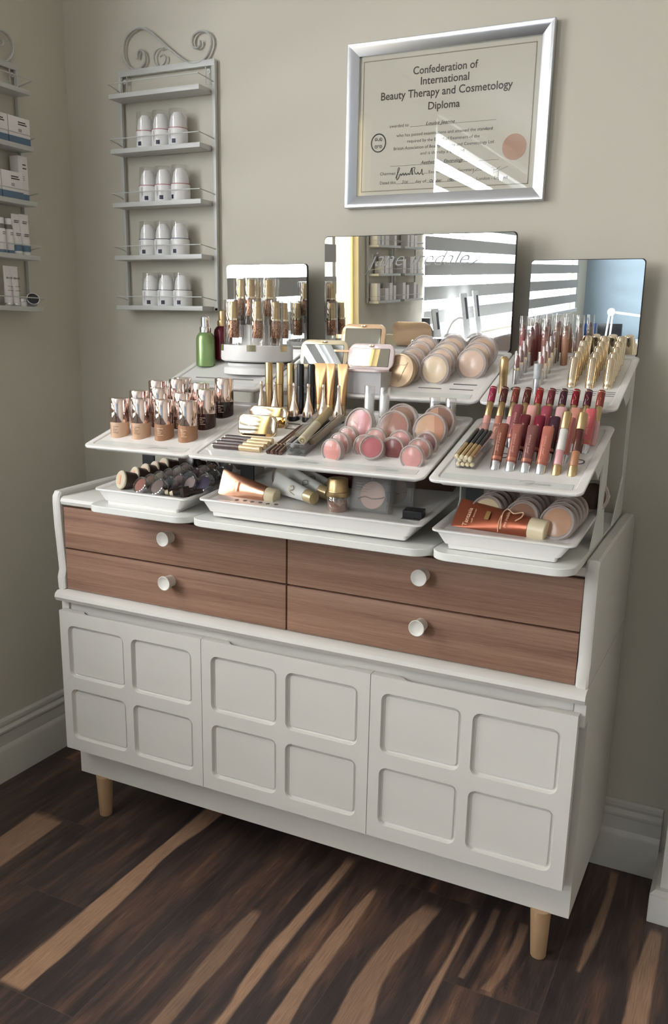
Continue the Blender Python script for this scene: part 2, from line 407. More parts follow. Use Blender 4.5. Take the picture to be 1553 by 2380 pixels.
# ================================================================== CABINET
XL, XR = 0.308, 1.5233
cab = thing('sideboard', 'white painted sideboard with brown wood drawers, grid panel doors and round wooden legs', 'cabinet', ((XL + XR) / 2, -0.21, 0))
cx0 = (XL + XR) / 2; cy0 = -0.21
def cpart(name, mb, mats, parent=None, **k):
    """geometry given in room metres; shifted into the cabinet's own frame"""
    if parent is None: parent = cab
    for i, v in enumerate(mb.v): mb.v[i] = (v[0] - cx0, v[1] - cy0, v[2])
    return part(name, mb, mats, parent, **k)
BY = -0.0195
body = MB().box(XL, XR, -0.405, BY, 0.1156, 0.53)
body.box(XL + .021, XR - .021, -0.405, BY, 0.53, 0.585)
body.box(XL + .02, XR - .02, -0.436, -0.40, 0.538, 0.582, 0.012)          # rounded rail above the doors
body.box(XL, XL + .0208, -0.438, BY, 0.5301, 0.5785); body.box(XR - .0208, XR, -0.438, BY, 0.5301, 0.5785)
cpart('carcass', body, CAB)
mould = MB().loft([[(x, y, z) for y, z in ((-0.03, .579), (-0.452, .579), (-0.461, .583), (-0.466, .592), (-0.464, .600), (-0.456, .6055), (-0.44, .6065), (-0.03, .6065))] for x in (XL + .0050, XR + .0008)])
cpart('moulding', mould, CAB)
# upper box with drawers
for x0, x1 in ((XL - .0025, XL + .0195), (XR - .0215, XR + .0005)):
    prof = [(BY, .606), (-0.446, .606), (-0.447, .632), (-0.441, .650), (-0.4435, .69), (-0.448, .76), (-0.4495, .815), (-0.448, .829), (-0.441, .838), (-0.30, .843), (-0.08, .848), (-0.045, .848), (-0.028, .842), (BY, .828)]
    ub = MB()
    cyy = -0.24; czz = 0.72
    def sc(x, k): return [(x, cyy + (y - cyy) * (1 - k / .22), czz + (z - czz) * (1 - k / .12)) for y, z in prof]
    ub.loft([sc(x0, .003), sc(x0 + .004, 0), sc(x1 - .004, 0), sc(x1, .003)])
    cpart('side_panel', ub, CAB)
ct = MB().loft([[(x, y, z) for y, z in ((BY, .805), (-0.436, .805), (-0.443, .809), (-0.4455, .816), (-0.443, .823), (-0.436, .827), (BY, .827))] for x in (XL + .0185, XR - .0205)])
cpart('worktop', ct, CAB)
cpart('inner_case', MB().box(XL + .018, XR - .02, -0.42, BY, .606, .806), DARKGAP)
DX0, DXC, DX1 = XL + .0215, (XL + XR) / 2, XR - .0235
for (x0, x1) in ((DX0, DXC - .0019), (DXC + .0019, DX1)):
    for (z0, z1) in ((.608, .7030), (.7068, .8020)):
        d = cpart('drawer', MB().box(x0, x1, -0.4395, -0.421, z0, z1, 0.0012), WOOD)
        kx = 0.6285 if x0 < .8 else 1.2085; kz = .671 if z0 < .65 else .7685
        kn = MB().lathe([(0, -.001), (.0125, -.001), (.0130, .010), (.0142, .022), (.0158, .0255), (.0158, .0268), (.0150, .0275), (.0138, .0272), (.0125, .0260), (.006, .0245), (0, .0242)], 32)
        for i, v in enumerate(kn.v): kn.v[i] = (v[0] + kx - cx0, -0.4395 - v[2] - cy0, v[1] + kz)
        part('knob', kn, pm('knob_white', srgb(225, 222, 214), 0.4), d)
# doors with four routed squares each
def door(x0):
    x1 = x0 + 0.3985; z0, z1 = .2066, .5575; yf, yb = -0.457, -0.437
    ox = x0 + .0235; sq = []
    for c0, c1 in ((x0 + .0235, x0 + .1875), (x0 + .2085, x0 + .3735)):
        for a0, a1 in ((.2375, .3655), (.3960, .5245)): sq.append((c0, c1, a0, a1))
    bm = bmesh.new()
    # face with square holes, built as a grid of strips
    xs_ = [x0] + [v for s in ((x0 + .0235, x0 + .1875), (x0 + .2085, x0 + .3735)) for v in s] + [x1]
    zs_ = [z0, .2375, .3655, .3960, .5245, z1]
    V, F = [], []
    def quad(a, b, c, d, y): i = len(V); V.extend([(a, y, c), (b, y, c), (b, y, d), (a, y, d)]); F.append((i, i + 1, i + 2, i + 3))
    for i in range(5):
        for j in range(5):
            if i in (1, 3) and j in (1, 3): continue
            quad(xs_[i], xs_[i + 1], zs_[j], zs_[j + 1], yf)
    mb = MB(); mb.add(V, F)
    n = 7
    for (a, b, c, d) in sq:
        r = .017
        def ring(ins, y, rr):
            return [(px, y, pz) for px, pz, _ in rrect(a + ins, b - ins, c + ins, d - ins, max(rr, .001), 0, n)]
        outer = ring(0, yf, r)
        # corner fillers between the square hole and the rounded ring
        per = n + 1
        for q, (cxn, czn) in enumerate(((b, d), (a, d), (a, c), (b, c))):
            seg = outer[q * per:(q + 1) * per]; base = [(cxn, yf, czn)] + seg
            mb.add(base, [(0, i, i + 1) for i in range(1, per)])
        mb.loft([outer, ring(.0020, yf + .0078, r - .001), ring(.0058, yf + .0100, r - .007), ring(.0066, yf + .0100, r - .008)], cap=False)
        inn = ring(.0066, yf + .0100, r - .008)
        inn2 = ring(.0082, yf + .0060, .006)
        mb.loft([inn, inn2], cap=False); mb.add(inn2, [tuple(range(len(inn2)))])
    # edges, back, and the scooped finger pull along the top
    mb.add([(x0, yf, z0), (x0, yf, z1), (x0, yb, z1), (x0, yb, z0)], [(0, 1, 2, 3)])
    mb.add([(x1, yf, z0), (x1, yf, z1), (x1, yb, z1), (x1, yb, z0)], [(0, 3, 2, 1)])
    mb.add([(x0, yf, z0), (x1, yf, z0), (x1, yb, z0), (x0, yb, z0)], [(0, 3, 2, 1)])
    s0, s1 = x0 + .055, x1 - .055; k = []
    st = [(x0, 0), (s0, 0), (s0 + .006, .2), (s0 + .014, .8), (s0 + .022, 1), (s1 - .022, 1), (s1 - .014, .8), (s1 - .006, .2), (s1, 0), (x1, 0)]
    V2 = []
    for x, t in st: V2 += [(x, yf, z1), (x, yf + .020 - .0145 * t, z1 - .0006 * t), (x, yb, z1 - .018 * t), (x, yb, z0)]
    F2 = []
    for i in range(len(st) - 1):
        for q in range(3): F2.append((4 * i + q, 4 * i + 4 + q, 4 * i + 5 + q, 4 * i + 1 + q))
    mb.add(V2, F2)
    return mb
for x0 in (.3158, .7158, 1.1158):
    mb = door(x0)
    cpart('door', mb, CAB, smooth=28)
for sx_, px in ((-1, XL + .055), (1, XR - .055)):
    for y in (-0.385, -0.06):
        tilt = .010 * sx_ * -1
        mb = MB().lathe([(0, 0), (.0145, 0), (.0155, .002), (.0205, .1165), (0, .1165)], 24)
        for i, v in enumerate(mb.v): mb.v[i] = (v[0] + px + (.012 if sx_ < 0 else 0) * (v[2] / .116), v[1] + y - .012 * (v[2] / .116), v[2])
        cpart('leg', mb, OAK)

# ================================================================== WALL RACKS
ZS = [1.7530, 1.6275, 1.5015, 1.3745, 1.2515]
def rack(label, loc, rz, group='metal wall racks'):
    t = thing('wall_rack', label, 'wall rack', loc, (0, 0, rz), group)
    W = .2885
    def fr():
        m = MB()
        for x in (.0035, W - .0035): m.box(x - .0045, x + .0045, -.014, -.005, 1.247, 1.822, .0008)
        m.box(-.0006, W + .0006, -.0148, -.0045, 1.8085, 1.8226, .0008); m.box(0, W, -.014, -.007, 1.247, 1.2535)
        return m
    part('frame', fr, RACK, t, key='rk_frame')
    def br():
        m = MB()
        for x in (.018, W - .018):
            m.tube([(x - .008, -.012, 1.808), (x - .008, -.012, 1.770), (x + .008, -.012, 1.768), (x + .008, -.012, 1.808)], .0013, 6)
            m.lathe([(.0025, 0), (.0055, 0), (.0055, .002), (.0025, .002), (.0025, 0)], 16, mat=Matrix.Translation((x, -.010, 1.797)) @ Matrix.Rotation(R(90), 4, 'X'))
        return m
    part('hanging_bracket', br, RACK, t, key='rk_br')
    for k, z in enumerate(ZS):
        part('shelf', lambda: MB().box(.007, W - .012, -.062, -.010, -.0055, .0055, .0008), RACK, t, key='rk_shelf', loc=(0, 0, z))
        part('guard_rail', lambda: MB().tube([(.004, -.012, .020), (.006, -.030, .0235), (.010, -.067, .027), (W / 2, -.068, .0275), (W - .010, -.067, .027), (W - .006, -.035, .0235), (W - .003, -.012, .020)], .0013, 6), RACK, t, key='rk_rail', loc=(0, 0, z))
    sc = [(.243, 1.846), (.2445, 1.858), (.2520, 1.8645), (.262, 1.8590), (.2675, 1.846), (.263, 1.831), (.248, 1.822), (.232, 1.8225), (.2150, 1.8315), (.204, 1.848), (.2012, 1.8692), (.208, 1.892), (.228, 1.908), (.2567, 1.9126), (.288, 1.8985),
          (.3245, 1.8700), (.362, 1.8420), (.39, 1.8245), (.4098, 1.8180), (.432, 1.8200), (.452, 1.834), (.4622, 1.8571), (.456, 1.876), (.436, 1.8858), (.416, 1.882), (.4069, 1.8693), (.410, 1.855), (.421, 1.8508), (.430, 1.856), (.430, 1.866)]
    s2 = [(.324, 1.861), (.306, 1.861), (.2945, 1.850), (.2945, 1.834), (.302, 1.824), (.313, 1.8225), (.325, 1.829), (.3285, 1.840), (.321, 1.847), (.312, 1.843)]
    def scr():
        m = MB(); m.tube(smooth_path([(x - .1829, -.0105, z) for x, z in sc]), .0026, 8, flat=2.0)
        m.tube(smooth_path([(x - .1829, -.0105, z) for x, z in s2]), .0017, 8, flat=2.0); return m
    part('scrollwork', scr, RACK, t, key='rk_scroll')
    return t
rack('grey metal five-shelf rack on the back wall, holding twelve white pump bottles', (.1829, 0, 0), 0)
rack('grey metal rack cut off by the left edge of the photo', (0, -.4665, -.010), R(90))
rack('grey metal rack of white cartons reflected in the big mirror, nearest of its pair', (0, -2.32, -.05), R(90))
rack('grey metal rack of white cartons reflected in the big mirror, further of its pair', (0, -2.64, -.05), R(90))

NAVY = pm('navy_label', srgb(22, 27, 52), 0.5)
REDL = pm('red_print', srgb(170, 60, 70), 0.5)
GREYPR = pm('grey_print', srgb(120, 118, 125), 0.6)
def pump(label, x, z, red, rot, y=-.034):
    t = thing('pump_bottle', label, 'bottle', (x, y, z), (0, 0, R(rot)), 'white pump bottles on the back wall rack')
    part('body', lambda: MB().lathe([(0, 0), (.0225, 0), (.0238, .002), (.0238, .036), (.0228, .0385), (0, .0385)], 28), WHITE, t, key='pb_body')
    part('dome', lambda: MB().lathe([(0, .0385), (.0205, .0385), (.0200, .052), (.0165, .066), (.010, .0745), (0, .0765)], 24), WHITE, t, key='pb_dome')
    part('clear_cap', lambda: MB().lathe([(.0236, .0395), (.0232, .060), (.0222, .0800), (.0212, .0815), (0, .0818)], 28), clear('cap_plastic', (.97, .97, .97), .05, .08, .5), t, key='pb_cap')
    part('colour_ring', lambda: arc_strip(MB(), .0240, 0, 360, .0378, .0390, n=28), REDL if red else NAVY, t, key='pb_ring%d' % red)
    def lab():
        m = MB(); arc_strip(m, .0240, -12, 12, .0035, .0130, 0)
        for k in range(3): arc_strip(m, .0240, -30 + k * 2.6, -29 + k * 2.6, .008 + .003 * k, .034, 1, n=1)
        return m
    part('printed_label', lab, [NAVY, GREYPR], t, key='pb_lab')
posn = ['left', 'middle', 'right']
for r_, (z, red) in enumerate(((ZS[1], 1), (ZS[2], 1), (ZS[3], 0), (ZS[4], 0))):
    for c_ in range(3):
        rw = ['second', 'third', 'fourth', 'bottom'][r_]
        pump('white pump bottle, %s ring, %s of three on the %s shelf, back wall rack' % ('red' if red else 'navy', posn[c_], rw),
             [.2815, .3295, .3795][c_] + (-.002, .002, -.0035, .001)[r_], z + .0058, red, [[-2, 14, 8], [22, 18, -24], [6, 12, 0], [18, 12, 10]][r_][c_])

# cartons, tubes on the left-hand rack (it hangs on the left wall, so things face +X)
BLUEB = pm('dusty_blue_print', srgb(96, 118, 142), 0.6)
CARD = pm('white_card', srgb(228, 224, 222), 0.6)
def lrot(): return (0, 0, R(90))
def carton(label, y0, y1, z, h, blue, dep=.040, x=.012):
    t = thing('carton', label, 'box', (x, (y0 + y1) / 2, z), lrot(), 'white cartons on the left rack')
    w_ = (y1 - y0) / 2
    part('box_body', MB().box(-w_, w_, -dep, 0, 0, h, .0006), CARD, t)
    m = MB()
    if blue: m.box(-w_ - .0002, w_ + .0002, -dep - .0003, .0002, 0.001, blue, 0, 0)
    for k, (a, b, c) in enumerate(((.45, .80, .80), (.45, .85, .72), (.45, .60, .55), (.45, .60, .51), (.45, .60, .47))):
        m.box(-w_ + 2 * w_ * a, -w_ + 2 * w_ * b, -dep - .0004, -dep, h * c, h * c + (.0026 if k < 2 else .001), 0, 1)
    part('print', m, [BLUEB, INK], t)
zl = lambda k: ZS[k] - .010 + .0057
carton('white and blue carton, rightmost on the second shelf of the left rack', -.257, -.190, zl(1), .061, .017)
carton('white and blue carton cut by the photo edge, second shelf of the left rack', -.327, -.2595, zl(1), .061, .017)
carton('white and blue carton on third shelf of left rack, below the tall box', -.289, -.224, zl(2), .062, .017)
carton('white and blue carton cut by the photo edge, third shelf of the left rack', -.357, -.2915, zl(2), .062, .017)
carton('tall narrow white carton at the right end of the third left shelf', -.2225, -.193, zl(2), .104, .017, .028)
def crimp_tube(L, wc, rr, capL, capr, n=20, flip=False):
    """squeeze tube along +Z: cap at the bottom, flat crimp at the top; returns body and cap builders"""
    def body():
        rings = []
        for k in range(9):
            t = k / 8; z = capL + (L - capL) * t; a = rr + (wc / 2 - rr) * t ** .9; b = max(rr * (1 - t ** 1.25), .0006)
            rings.append([(a * math.cos(2 * PI * i / n), b * math.sin(2 * PI * i / n), z) for i in range(n)])
        z = L + .006; rings.append([(wc / 2 * math.cos(2 * PI * i / n) * 1.0, .0006 * math.sin(2 * PI * i / n), z) for i in range(n)])
        return MB().loft(rings)
    def cap(): return MB().lathe([(0, 0), (capr * .93, 0), (capr, .0015), (capr * 1.02, capL - .001), (capr * .9, capL + .0005), (0, capL + .0005)], n)
    return body, cap
LT = [('white and blue squeeze tube standing rightmost on the fourth left shelf', -.217, .030, .090),
      ('white and blue squeeze tube second from right on the fourth left shelf', -.243, .028, .088)]
for lb, y, wd, h in LT:
    t = thing('squeeze_tube', lb, 'tube', (.040, y, zl(3)), lrot(), 'white tubes on the left rack')
    b_, c_ = crimp_tube(h, wd, wd * .43, .006, wd * .42)
    part('body', b_, CARD, t, key='lt_b%g' % wd); part('cap', c_, WHITE, t, key='lt_c%g' % wd)
    m = MB(); arc_strip(m, wd * .445, -75, 75, .008, .022, 0, sy=.98)
    for k, zz in enumerate((.078, .074, .048, .044)): m.box(-.009, .006 - .002 * (k % 2), -wd * .30 - .001, -wd * .30, zz, zz + .0014, 0, 1, Matrix.Translation((0, .004 if k < 2 else 0, 0)))
    part('print', m, [BLUEB, INK], t)
for k, (lb, y) in enumerate((('white gel bottle with grey shoulder on the fourth left shelf', -.268), ('white gel bottle cut by the photo edge on the fourth left shelf', -.292))):
    t = thing('gel_bottle', lb, 'bottle', (.040, y, zl(3)), lrot(), 'gel bottles on the left rack')
    part('body', lambda: MB().lathe([(0, 0), (.0105, 0), (.0110, .001), (.0110, .053), (.0105, .056), (0, .056)], 20), CARD, t, key='gb')
    part('shoulder', lambda: MB().lathe([(.0105, .056), (.0095, .063), (.0078, .067), (0, .067)], 20), pm('grey_gel', srgb(120, 118, 112), .4), t, key='gs')
    part('cap', lambda: MB().lathe([(0, .067), (.0085, .067), (.0085, .0795), (.0078, .081), (0, .081)], 20), WHITE, t, key='gc')
    part('print', lambda: arc_strip(arc_strip(arc_strip(MB(), .0112, -70, 70, .001, .008, 0), .0112, -20, 35, .047, .0485, 1), .0112, -20, 25, .043, .0445, 1), [BLUEB, INK], t, key='gp')
for k, (lb, y) in enumerate((('white tube printed with black letters, right one on the bottom left shelf', -.259), ('white tube printed with black letters, left one on the bottom left shelf', -.282))):
    t = thing('cream_tube', lb, 'tube', (.040, y, zl(4)), lrot(), 'lettered white tubes on the left rack')
    b_, c_ = crimp_tube(.088, .023, .0098, .007, .0098)
    part('body', b_, CARD, t, key='ct_b'); part('cap', c_, CHROME, t, key='ct_c')
    m = text_mb([('ta-col' if k else 'eta-col', 0, .064, .0195, .0055, 'c', 0, -.0072, .02)])
    for zz in (.046, .036): m.box(-.0085, .0085, -.0092, -.0088, zz, zz + .0008)
    part('print', m, pm('black_print', (.02, .02, .02), .6), t)
for lb, y, z in (('small white cream jar on the bottom left shelf', -.236, 0), ('round tin with dark lid tilted on its edge, bottom left shelf', -.206, 0)):
    if 'jar' in lb:
        t = thing('cream_jar', lb, 'jar', (.036, y, zl(4)), lrot())
        part('body', MB().lathe([(0, 0), (.012, 0), (.0125, .001), (.0125, .011), (0, .011)], 24), WHITE, t)
        part('lid', MB().lathe([(0, .0115), (.0133, .0115), (.0133, .019), (.012, .020), (0, .020)], 24), SILVER, t)
    else:
        t = thing('round_tin', lb, 'tin', (.043, y, zl(4) + .0165), up_axes((.72, -.50, .48), (1, 0, 0)))
        part('body', MB().lathe([(0, -.004), (.0165, -.004), (.0165, .006), (.0155, .007), (0, .007)], 28), CHROME, t)
        part('lid_print', MB().lathe([(0, .0072), (.0142, .0072), (.0142, .0076), (0, .0076)], 28), pm('charcoal', srgb(45, 44, 50), .5), t)
# a few white cartons on the reflected racks
for q, (oy, nm) in enumerate(((-2.32, 'nearer'), (-2.64, 'further'))):
    for s_ in range(1, 5):
        for k in range(5):
            if (s_ + k + q) % 4 == 3: continue
            w_ = .014 + .004 * ((k * 7 + s_ * 3) % 3); hh = .055 + .012 * ((k + s_) % 3)
            t = tag(part('carton', MB().box(-w_, w_, -.018, .018, 0, hh, .0005), CARD, loc=(.030, oy + .045 + k * .05, ZS[s_] - .05 + .0058), rot=lrot()),
                'small white carton on a reflected rack, %s shelf %s, place %s' % (nm, ['', 'two', 'three', 'four', 'five'][s_], ['one', 'two', 'three', 'four', 'five'][k]), 'box', 'white cartons on the reflected racks')

# ================================================================== DIPLOMA
dp = thing('framed_diploma', 'beauty therapy diploma in a silver metal frame hung on the back wall', 'framed certificate', (0, 0, 0))
x0, x1, z0, z1 = .8236, 1.2776, 1.4764, 1.8132
PR = [(0, 0), (0, -.018), (.0015, -.0205), (.004, -.0205), (.010, -.0185), (.020, -.0145), (.0255, -.012), (.0265, -.008), (.0265, 0)]
fr = MB(); cor = [(x0, z0), (x1, z0), (x1, z1), (x0, z1)]
ctr = ((x0 + x1) / 2, (z0 + z1) / 2)
def mitre(i, d): 
    x, z = cor[i]; return (x + d * (1 if x < ctr[0] else -1), z + d * (1 if z < ctr[1] else -1))
for i in range(4):
    j = (i + 1) % 4
    fr.loft([[(mitre(i, d)[0], y, mitre(i, d)[1]) for d, y in PR], [(mitre(j, d)[0], y, mitre(j, d)[1]) for d, y in PR]])
part('frame', fr, FRAMEM, dp, smooth=40)
part('paper', MB().box(x0 + .02, x1 - .02, -.006, -.005, z0 + .02, z1 - .02), LINEN, dp)
bl = MB(); a0, a1, c0, c1 = .858, 1.2408, 1.5105, 1.7780
for (p, q, r_, s_) in ((a0, a1, c0, c0 + .0018), (a0, a1, c1 - .0018, c1), (a0, a0 + .0018, c0, c1), (a1 - .0018, a1, c0, c1)): bl.box(p, q, -.0066, -.0061, r_, s_)
part('border_line', bl, pm('border_ink', srgb(150, 138, 122), .7), dp)
ty = -.0063; B_ = .012
T = [('Confederation of', 1.047, 1.7420, .144, .0150, 'c', 0, ty, B_), ('International', 1.047, 1.7205, .108, .0150, 'c', 0, ty, B_),
     ('Beauty Therapy and Cosmetology', 1.0484, 1.6970, .294, .0155, 'c', 0, ty, B_), ('Diploma', 1.048, 1.6703, .071, .0145, 'c', 0, ty, B_),
     ('awarded to', .9238, 1.6403, .045, .0062, 'l', 0, ty), ('Louise Jeanne', 1.0086, 1.6400, .066, .0066, 'l', .3, ty, .01),
     ('who has passed examinations and attained the standard', .9408, 1.6205, .217, .0062, 'l', 0, ty), ('required by the Board of Examiners of the', .9667, 1.6073, .164, .0062, 'l', 0, ty),
     ('British Association of Beauty Therapy and Cosmetology Ltd', .9354, 1.5940, .2266, .0062, 'l', 0, ty), ('and is thereby a qualified', .9985, 1.5812, .0997, .0062, 'l', 0, ty),
     ('Aesthetician, Electrology', 1.0001, 1.5622, .097, .0066, 'l', .3, ty, .01),
     ('Chairman', .9042, 1.5438, .037, .0062, 'l', 0, ty), ('Examining Board Secretary', 1.020, 1.5422, .103, .0062, 'l', 0, ty),
     ('Dated this', .9048, 1.5248, .038, .0062, 'l', 0, ty), ('31st', .9577, 1.5250, .0145, .006, 'l', .3, ty, .01), ('day of', .9896, 1.5241, .0255, .0062, 'l', 0, ty),
     ('October', 1.0227, 1.5240, .028, .006, 'l', .3, ty, .01), ('1983', 1.064, 1.5240, .015, .006, 'l', .3, ty, .01), ('London - England', 1.129, 1.5228, .067, .0062, 'l', 0, ty)]
tm_ = text_mb(T)
for a, b, z in ((.972, 1.165, 1.6388), (.928, 1.175, 1.5610), (.943, 1.018, 1.5426), (1.124, 1.175, 1.5420), (.944, .989, 1.5240), (1.016, 1.095, 1.5235)):
    tm_.box(a, b, ty, ty + .0001, z, z + .0006)
part('lettering', tm_, pm('diploma_ink', srgb(66, 56, 50), .7), dp, smooth=0)
sg = MB(); sx0 = .942
pts = [(0, 1.536), (.006, 1.548), (.009, 1.556), (.006, 1.557), (.004, 1.545), (.003, 1.533), (.007, 1.536), (.012, 1.545), (.014, 1.541), (.018, 1.546), (.020, 1.541), (.024, 1.546), (.026, 1.541), (.030, 1.545), (.033, 1.542),
       (.038, 1.556), (.040, 1.541), (.037, 1.553), (.045, 1.556), (.044, 1.549), (.049, 1.542), (.053, 1.546), (.056, 1.541), (.060, 1.546), (.062, 1.552), (.063, 1.541), (.067, 1.541)]
sg.tube(smooth_path([(sx0 + x, ty - .0002, z) for x, z in pts], 4), .0007, 5, flat=.4)
part('signature', sg, pm('black_print', (.02, .02, .02), .6), dp)
s3 = MB().tube(smooth_path([(1.118 + x, ty - .0002, z) for x, z in ((0, 1.536), (.012, 1.546), (.020, 1.543), (.024, 1.548), (.03, 1.542), (.045, 1.547), (.05, 1.541), (.062, 1.548), (.04, 1.534), (.078, 1.547))], 4), .0004, 5, flat=.4)
part('faint_signature', s3, pm('faded_ink', srgb(140, 130, 120), .7), dp)
part('seal', MB().lathe([(0, 0), (.0255, 0), (.0255, .0004), (0, .0004)], 40, mat=Matrix.Translation((1.2065, -.0061, 1.5840)) @ Matrix.Rotation(R(90), 4, 'X')), pm('red_seal', srgb(190, 152, 134), .7), dp)
em = MB(); tub = [(.0172 * math.cos(2 * PI * i / 32), .0185 * math.sin(2 * PI * i / 32)) for i in range(33)]
em.tube([(.8983 + a, ty - .0002, 1.6112 + b) for a, b in tub], .0013, 5, flat=.4)
for sgx in (-1, 1):
    for sgz in (-1, 1):
        em.tube(smooth_path([(.8983 + sgx * a, ty - .0002, 1.6112 + sgz * b) for a, b in ((.001, .004), (.004, .010), (.008, .009), (.0075, .005), (.0045, .0055), (.0055, .008))], 4), .0006, 5, flat=.4)
part('emblem', em, pm('black_print', (.02, .02, .02), .6), dp)
part('glass', MB().box(x0 + .022, x1 - .022, -.0095, -.0085, z0 + .022, z1 - .022), GLASS, dp)

# ================================================================== DISPLAY STANDS
def dvec(th): return Vector((0, math.cos(R(th)), math.sin(R(th))))
class Tray:
    def __init__(s, y, z, th): s.y, s.z, s.th = y, z, th
    def pt(s, x, t, n=0.0):
        d = dvec(s.th); return Vector((x, s.y, s.z)) + d * t + Vector((0, -d.z, d.y)) * n
MIDT = Tray(-.571, .9715, 16.6); TOPT = Tray(-.321, 1.082, 19.8)
LOW = {'L': Tray(-.528, .8755, 5.8), 'C': Tray(-.528, .881, 5.8), 'R': Tray(-.528, .878, 5.8)}
UN = {'L': 'left', 'C': 'wide centre', 'R': 'right'}
BX = {'L': (.497, .7535), 'C': (.7565, 1.2525), 'R': (1.2555, 1.4995)}
MX = {'L': (.5165, .7745), 'C': (.7695, 1.2470), 'R': (1.2535, 1.5070)}
TX = {'L': (.5290, .7770), 'C': (.7830, 1.2545), 'R': (1.2570, 1.5090)}
LX = {'L': (.4995, .7400), 'C': (.7625, 1.2310), 'R': (1.2480, 1.4960)}
for u in 'LCR':
    a, b = BX[u]
    st = thing('display_stand', 'white tiered cosmetics stand on the %s part of the sideboard' % UN[u], 'display stand', ((a + b) / 2, -.29, .832), group='tiered cosmetics stands')
    ox, oy, oz = (a + b) / 2, -.29, .832
    def sh(mb):
        for i, v in enumerate(mb.v): mb.v[i] = (v[0] - ox, v[1] - oy, v[2] - oz)
        return mb
    rr = [rrect(a + i, b - i, -.553 + i, -.045 - i, .034, z, 8) for i, z in ((.0012, .8312), (0, .8324), (0, .8438), (.0012, .8450))]
    part('base_board', sh(MB().loft(rr)), ACRYL, st)
    for fx in (a + .045, b - .045):
        for fy in (-.524, -.08):
            part('foot', sh(MB().lathe([(0, .8272), (.011, .8272), (.011, .8315), (0, .8315)], 16, mat=Matrix.Translation((fx, fy, 0)))), BLACK, st)
    pa, pb = MX[u]
    # black upright behind the front trays, pale uprights at both sides
    part('black_upright', sh(MB().box(a + .002, a + .034, -.362, -.358, .8445, 1.028)), BLACK, st)
    for x in (pa + .003, min(pb - .006, 1.4965)):
        if u == 'L' and x < .6: continue
        pl = [(-.445, .8445), (-.275, .8445), (-.290, .90), (-.298, 1.035), (-.350, 1.02), (-.352, .99), (-.375, .955), (-.395, .982), (-.425, 1.0), (-.360, .925), (-.362, .88)]
        pl = [(-.40, .8445), (-.275, .8445), (-.292, .90), (-.298, 1.038), (-.352, 1.022), (-.352, .90)]
        part('side_upright', sh(MB().prism(pl, x, x + .003, 'x')), ACRYL, st)
        part('tray_bracket', sh(MB().prism([(-.44, .995), (-.352, 1.022), (-.352, .99), (-.392, .968)], x, x + .003, 'x')), ACRYL, st)
    ta, tb = TX[u]
    for x in (ta + .004, min(tb - .010, 1.4965)):
        pl = [(-.17, .8445), (-.052, .8445), (-.058, 1.160), (-.072, 1.160), (-.100, 1.145), (-.082, .93)]
        part('rear_upright', sh(MB().prism(pl, x, x + .003, 'x')), ACRYL, st)
        part('tray_bracket', sh(MB().prism([(-.21, 1.106), (-.095, 1.148), (-.10, 1.09), (-.145, 1.075)], x, x + .003, 'x')), ACRYL, st)

def tray_mesh(x0, x1, Ln, r=.014):
    cx = (x0 + x1) / 2; a, b = x0 - cx, x1 - cx
    S = [(.030, -.015), (.016, -.015), (.015, -.0135), (.015, -.006), (.002, -.006), (.0005, -.005), (0, -.0035), (0, -.0015), (.0008, -.0002), (.002, 0), (.0125, 0), (.0135, -.0004), (.0150, -.0024), (.0160, -.0026)]
    rings = [rrect(a + i, b - i, i, Ln - i, max(r - i * .35, .004), z) for i, z in S]
    return MB().loft(rings), cx
def flat_tray(T, xr, Ln, label, logo_at=.72, slots=()):
    mb, cx = tray_mesh(xr[0], xr[1], Ln)
    t = thing('display_tray', label, 'tray', (cx, T.y, T.z), (R(T.th), 0, 0), 'white product trays on the stands')
    part('tray_plate', mb, PLASTIC, t)
    w_ = (xr[1] - xr[0]) / 2
    part('front_strip', MB().box(-w_ + .020, w_ - .020, .017, .036, -.0027, -.0021, 0), PLATE, t)
    if logo_at is not None:
        for lx in (logo_at if isinstance(logo_at, (list, tuple)) else [logo_at]):
            cxl = -w_ + 2 * w_ * lx; m = text_mb([('jane iredale', 0, 0, .044, .0085, 'c', .45)])
            m.tube(smooth_path([(-.030, 0, .006), (-.022, 0, .012), (-.006, 0, .0115), (-.012, 0, -.002), (-.018, 0, -.004)], 5), .00035, 4)
            for i, v in enumerate(m.v): m.v[i] = (v[0] + cxl, .022 + v[2], -.0019)
            part('lettering', m, pm('faint_grey_print', srgb(165, 165, 162), .4), t, smooth=0)
    if slots:
        m = MB()
        for (kind, x, s_, d) in slots:
            if kind == 'o': m.lathe([(d * .72, -.0022), (d, -.0022), (d, -.0018), (d * .72, -.0018), (d * .72, -.0022)], 20, mat=Matrix.Translation((x - cx, s_, 0)))
            elif kind == 'O': m.lathe([(0, -.0022), (d, -.0022), (d, -.0018), (0, -.0018)], 20, mat=Matrix.Translation((x - cx, s_, 0)))
            else: m.box(x - cx - d[0], x - cx + d[0], s_ - d[1], s_ + d[1], -.0022, -.0018)
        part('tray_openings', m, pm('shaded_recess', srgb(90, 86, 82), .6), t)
    return t
FL, FC, FR = .2817, .2817, .2817
flat_tray(MIDT, MX['L'], FL, 'white middle tray of foundation bottles on the left stand', .66)
flat_tray(MIDT, MX['C'], FC, 'wide white middle tray of blushers and mascaras, centre stand', [.52, .84], [('s', .9, .19, (.016, .002)), ('s', .908, .165, (.012, .0015))])
flat_tray(MIDT, MX['R'], FR, 'white middle tray of lip gloss tubes on the right stand', .70,
          [('o', 1.3485, .123, .010), ('o', 1.3485, .166, .010), ('o', 1.4755, .123, .010)])
flat_tray(TOPT, TX['L'], .2583, 'white top tray with round tester carousel on the left stand', None, [('s', .66, .052, (.075, .0012))])
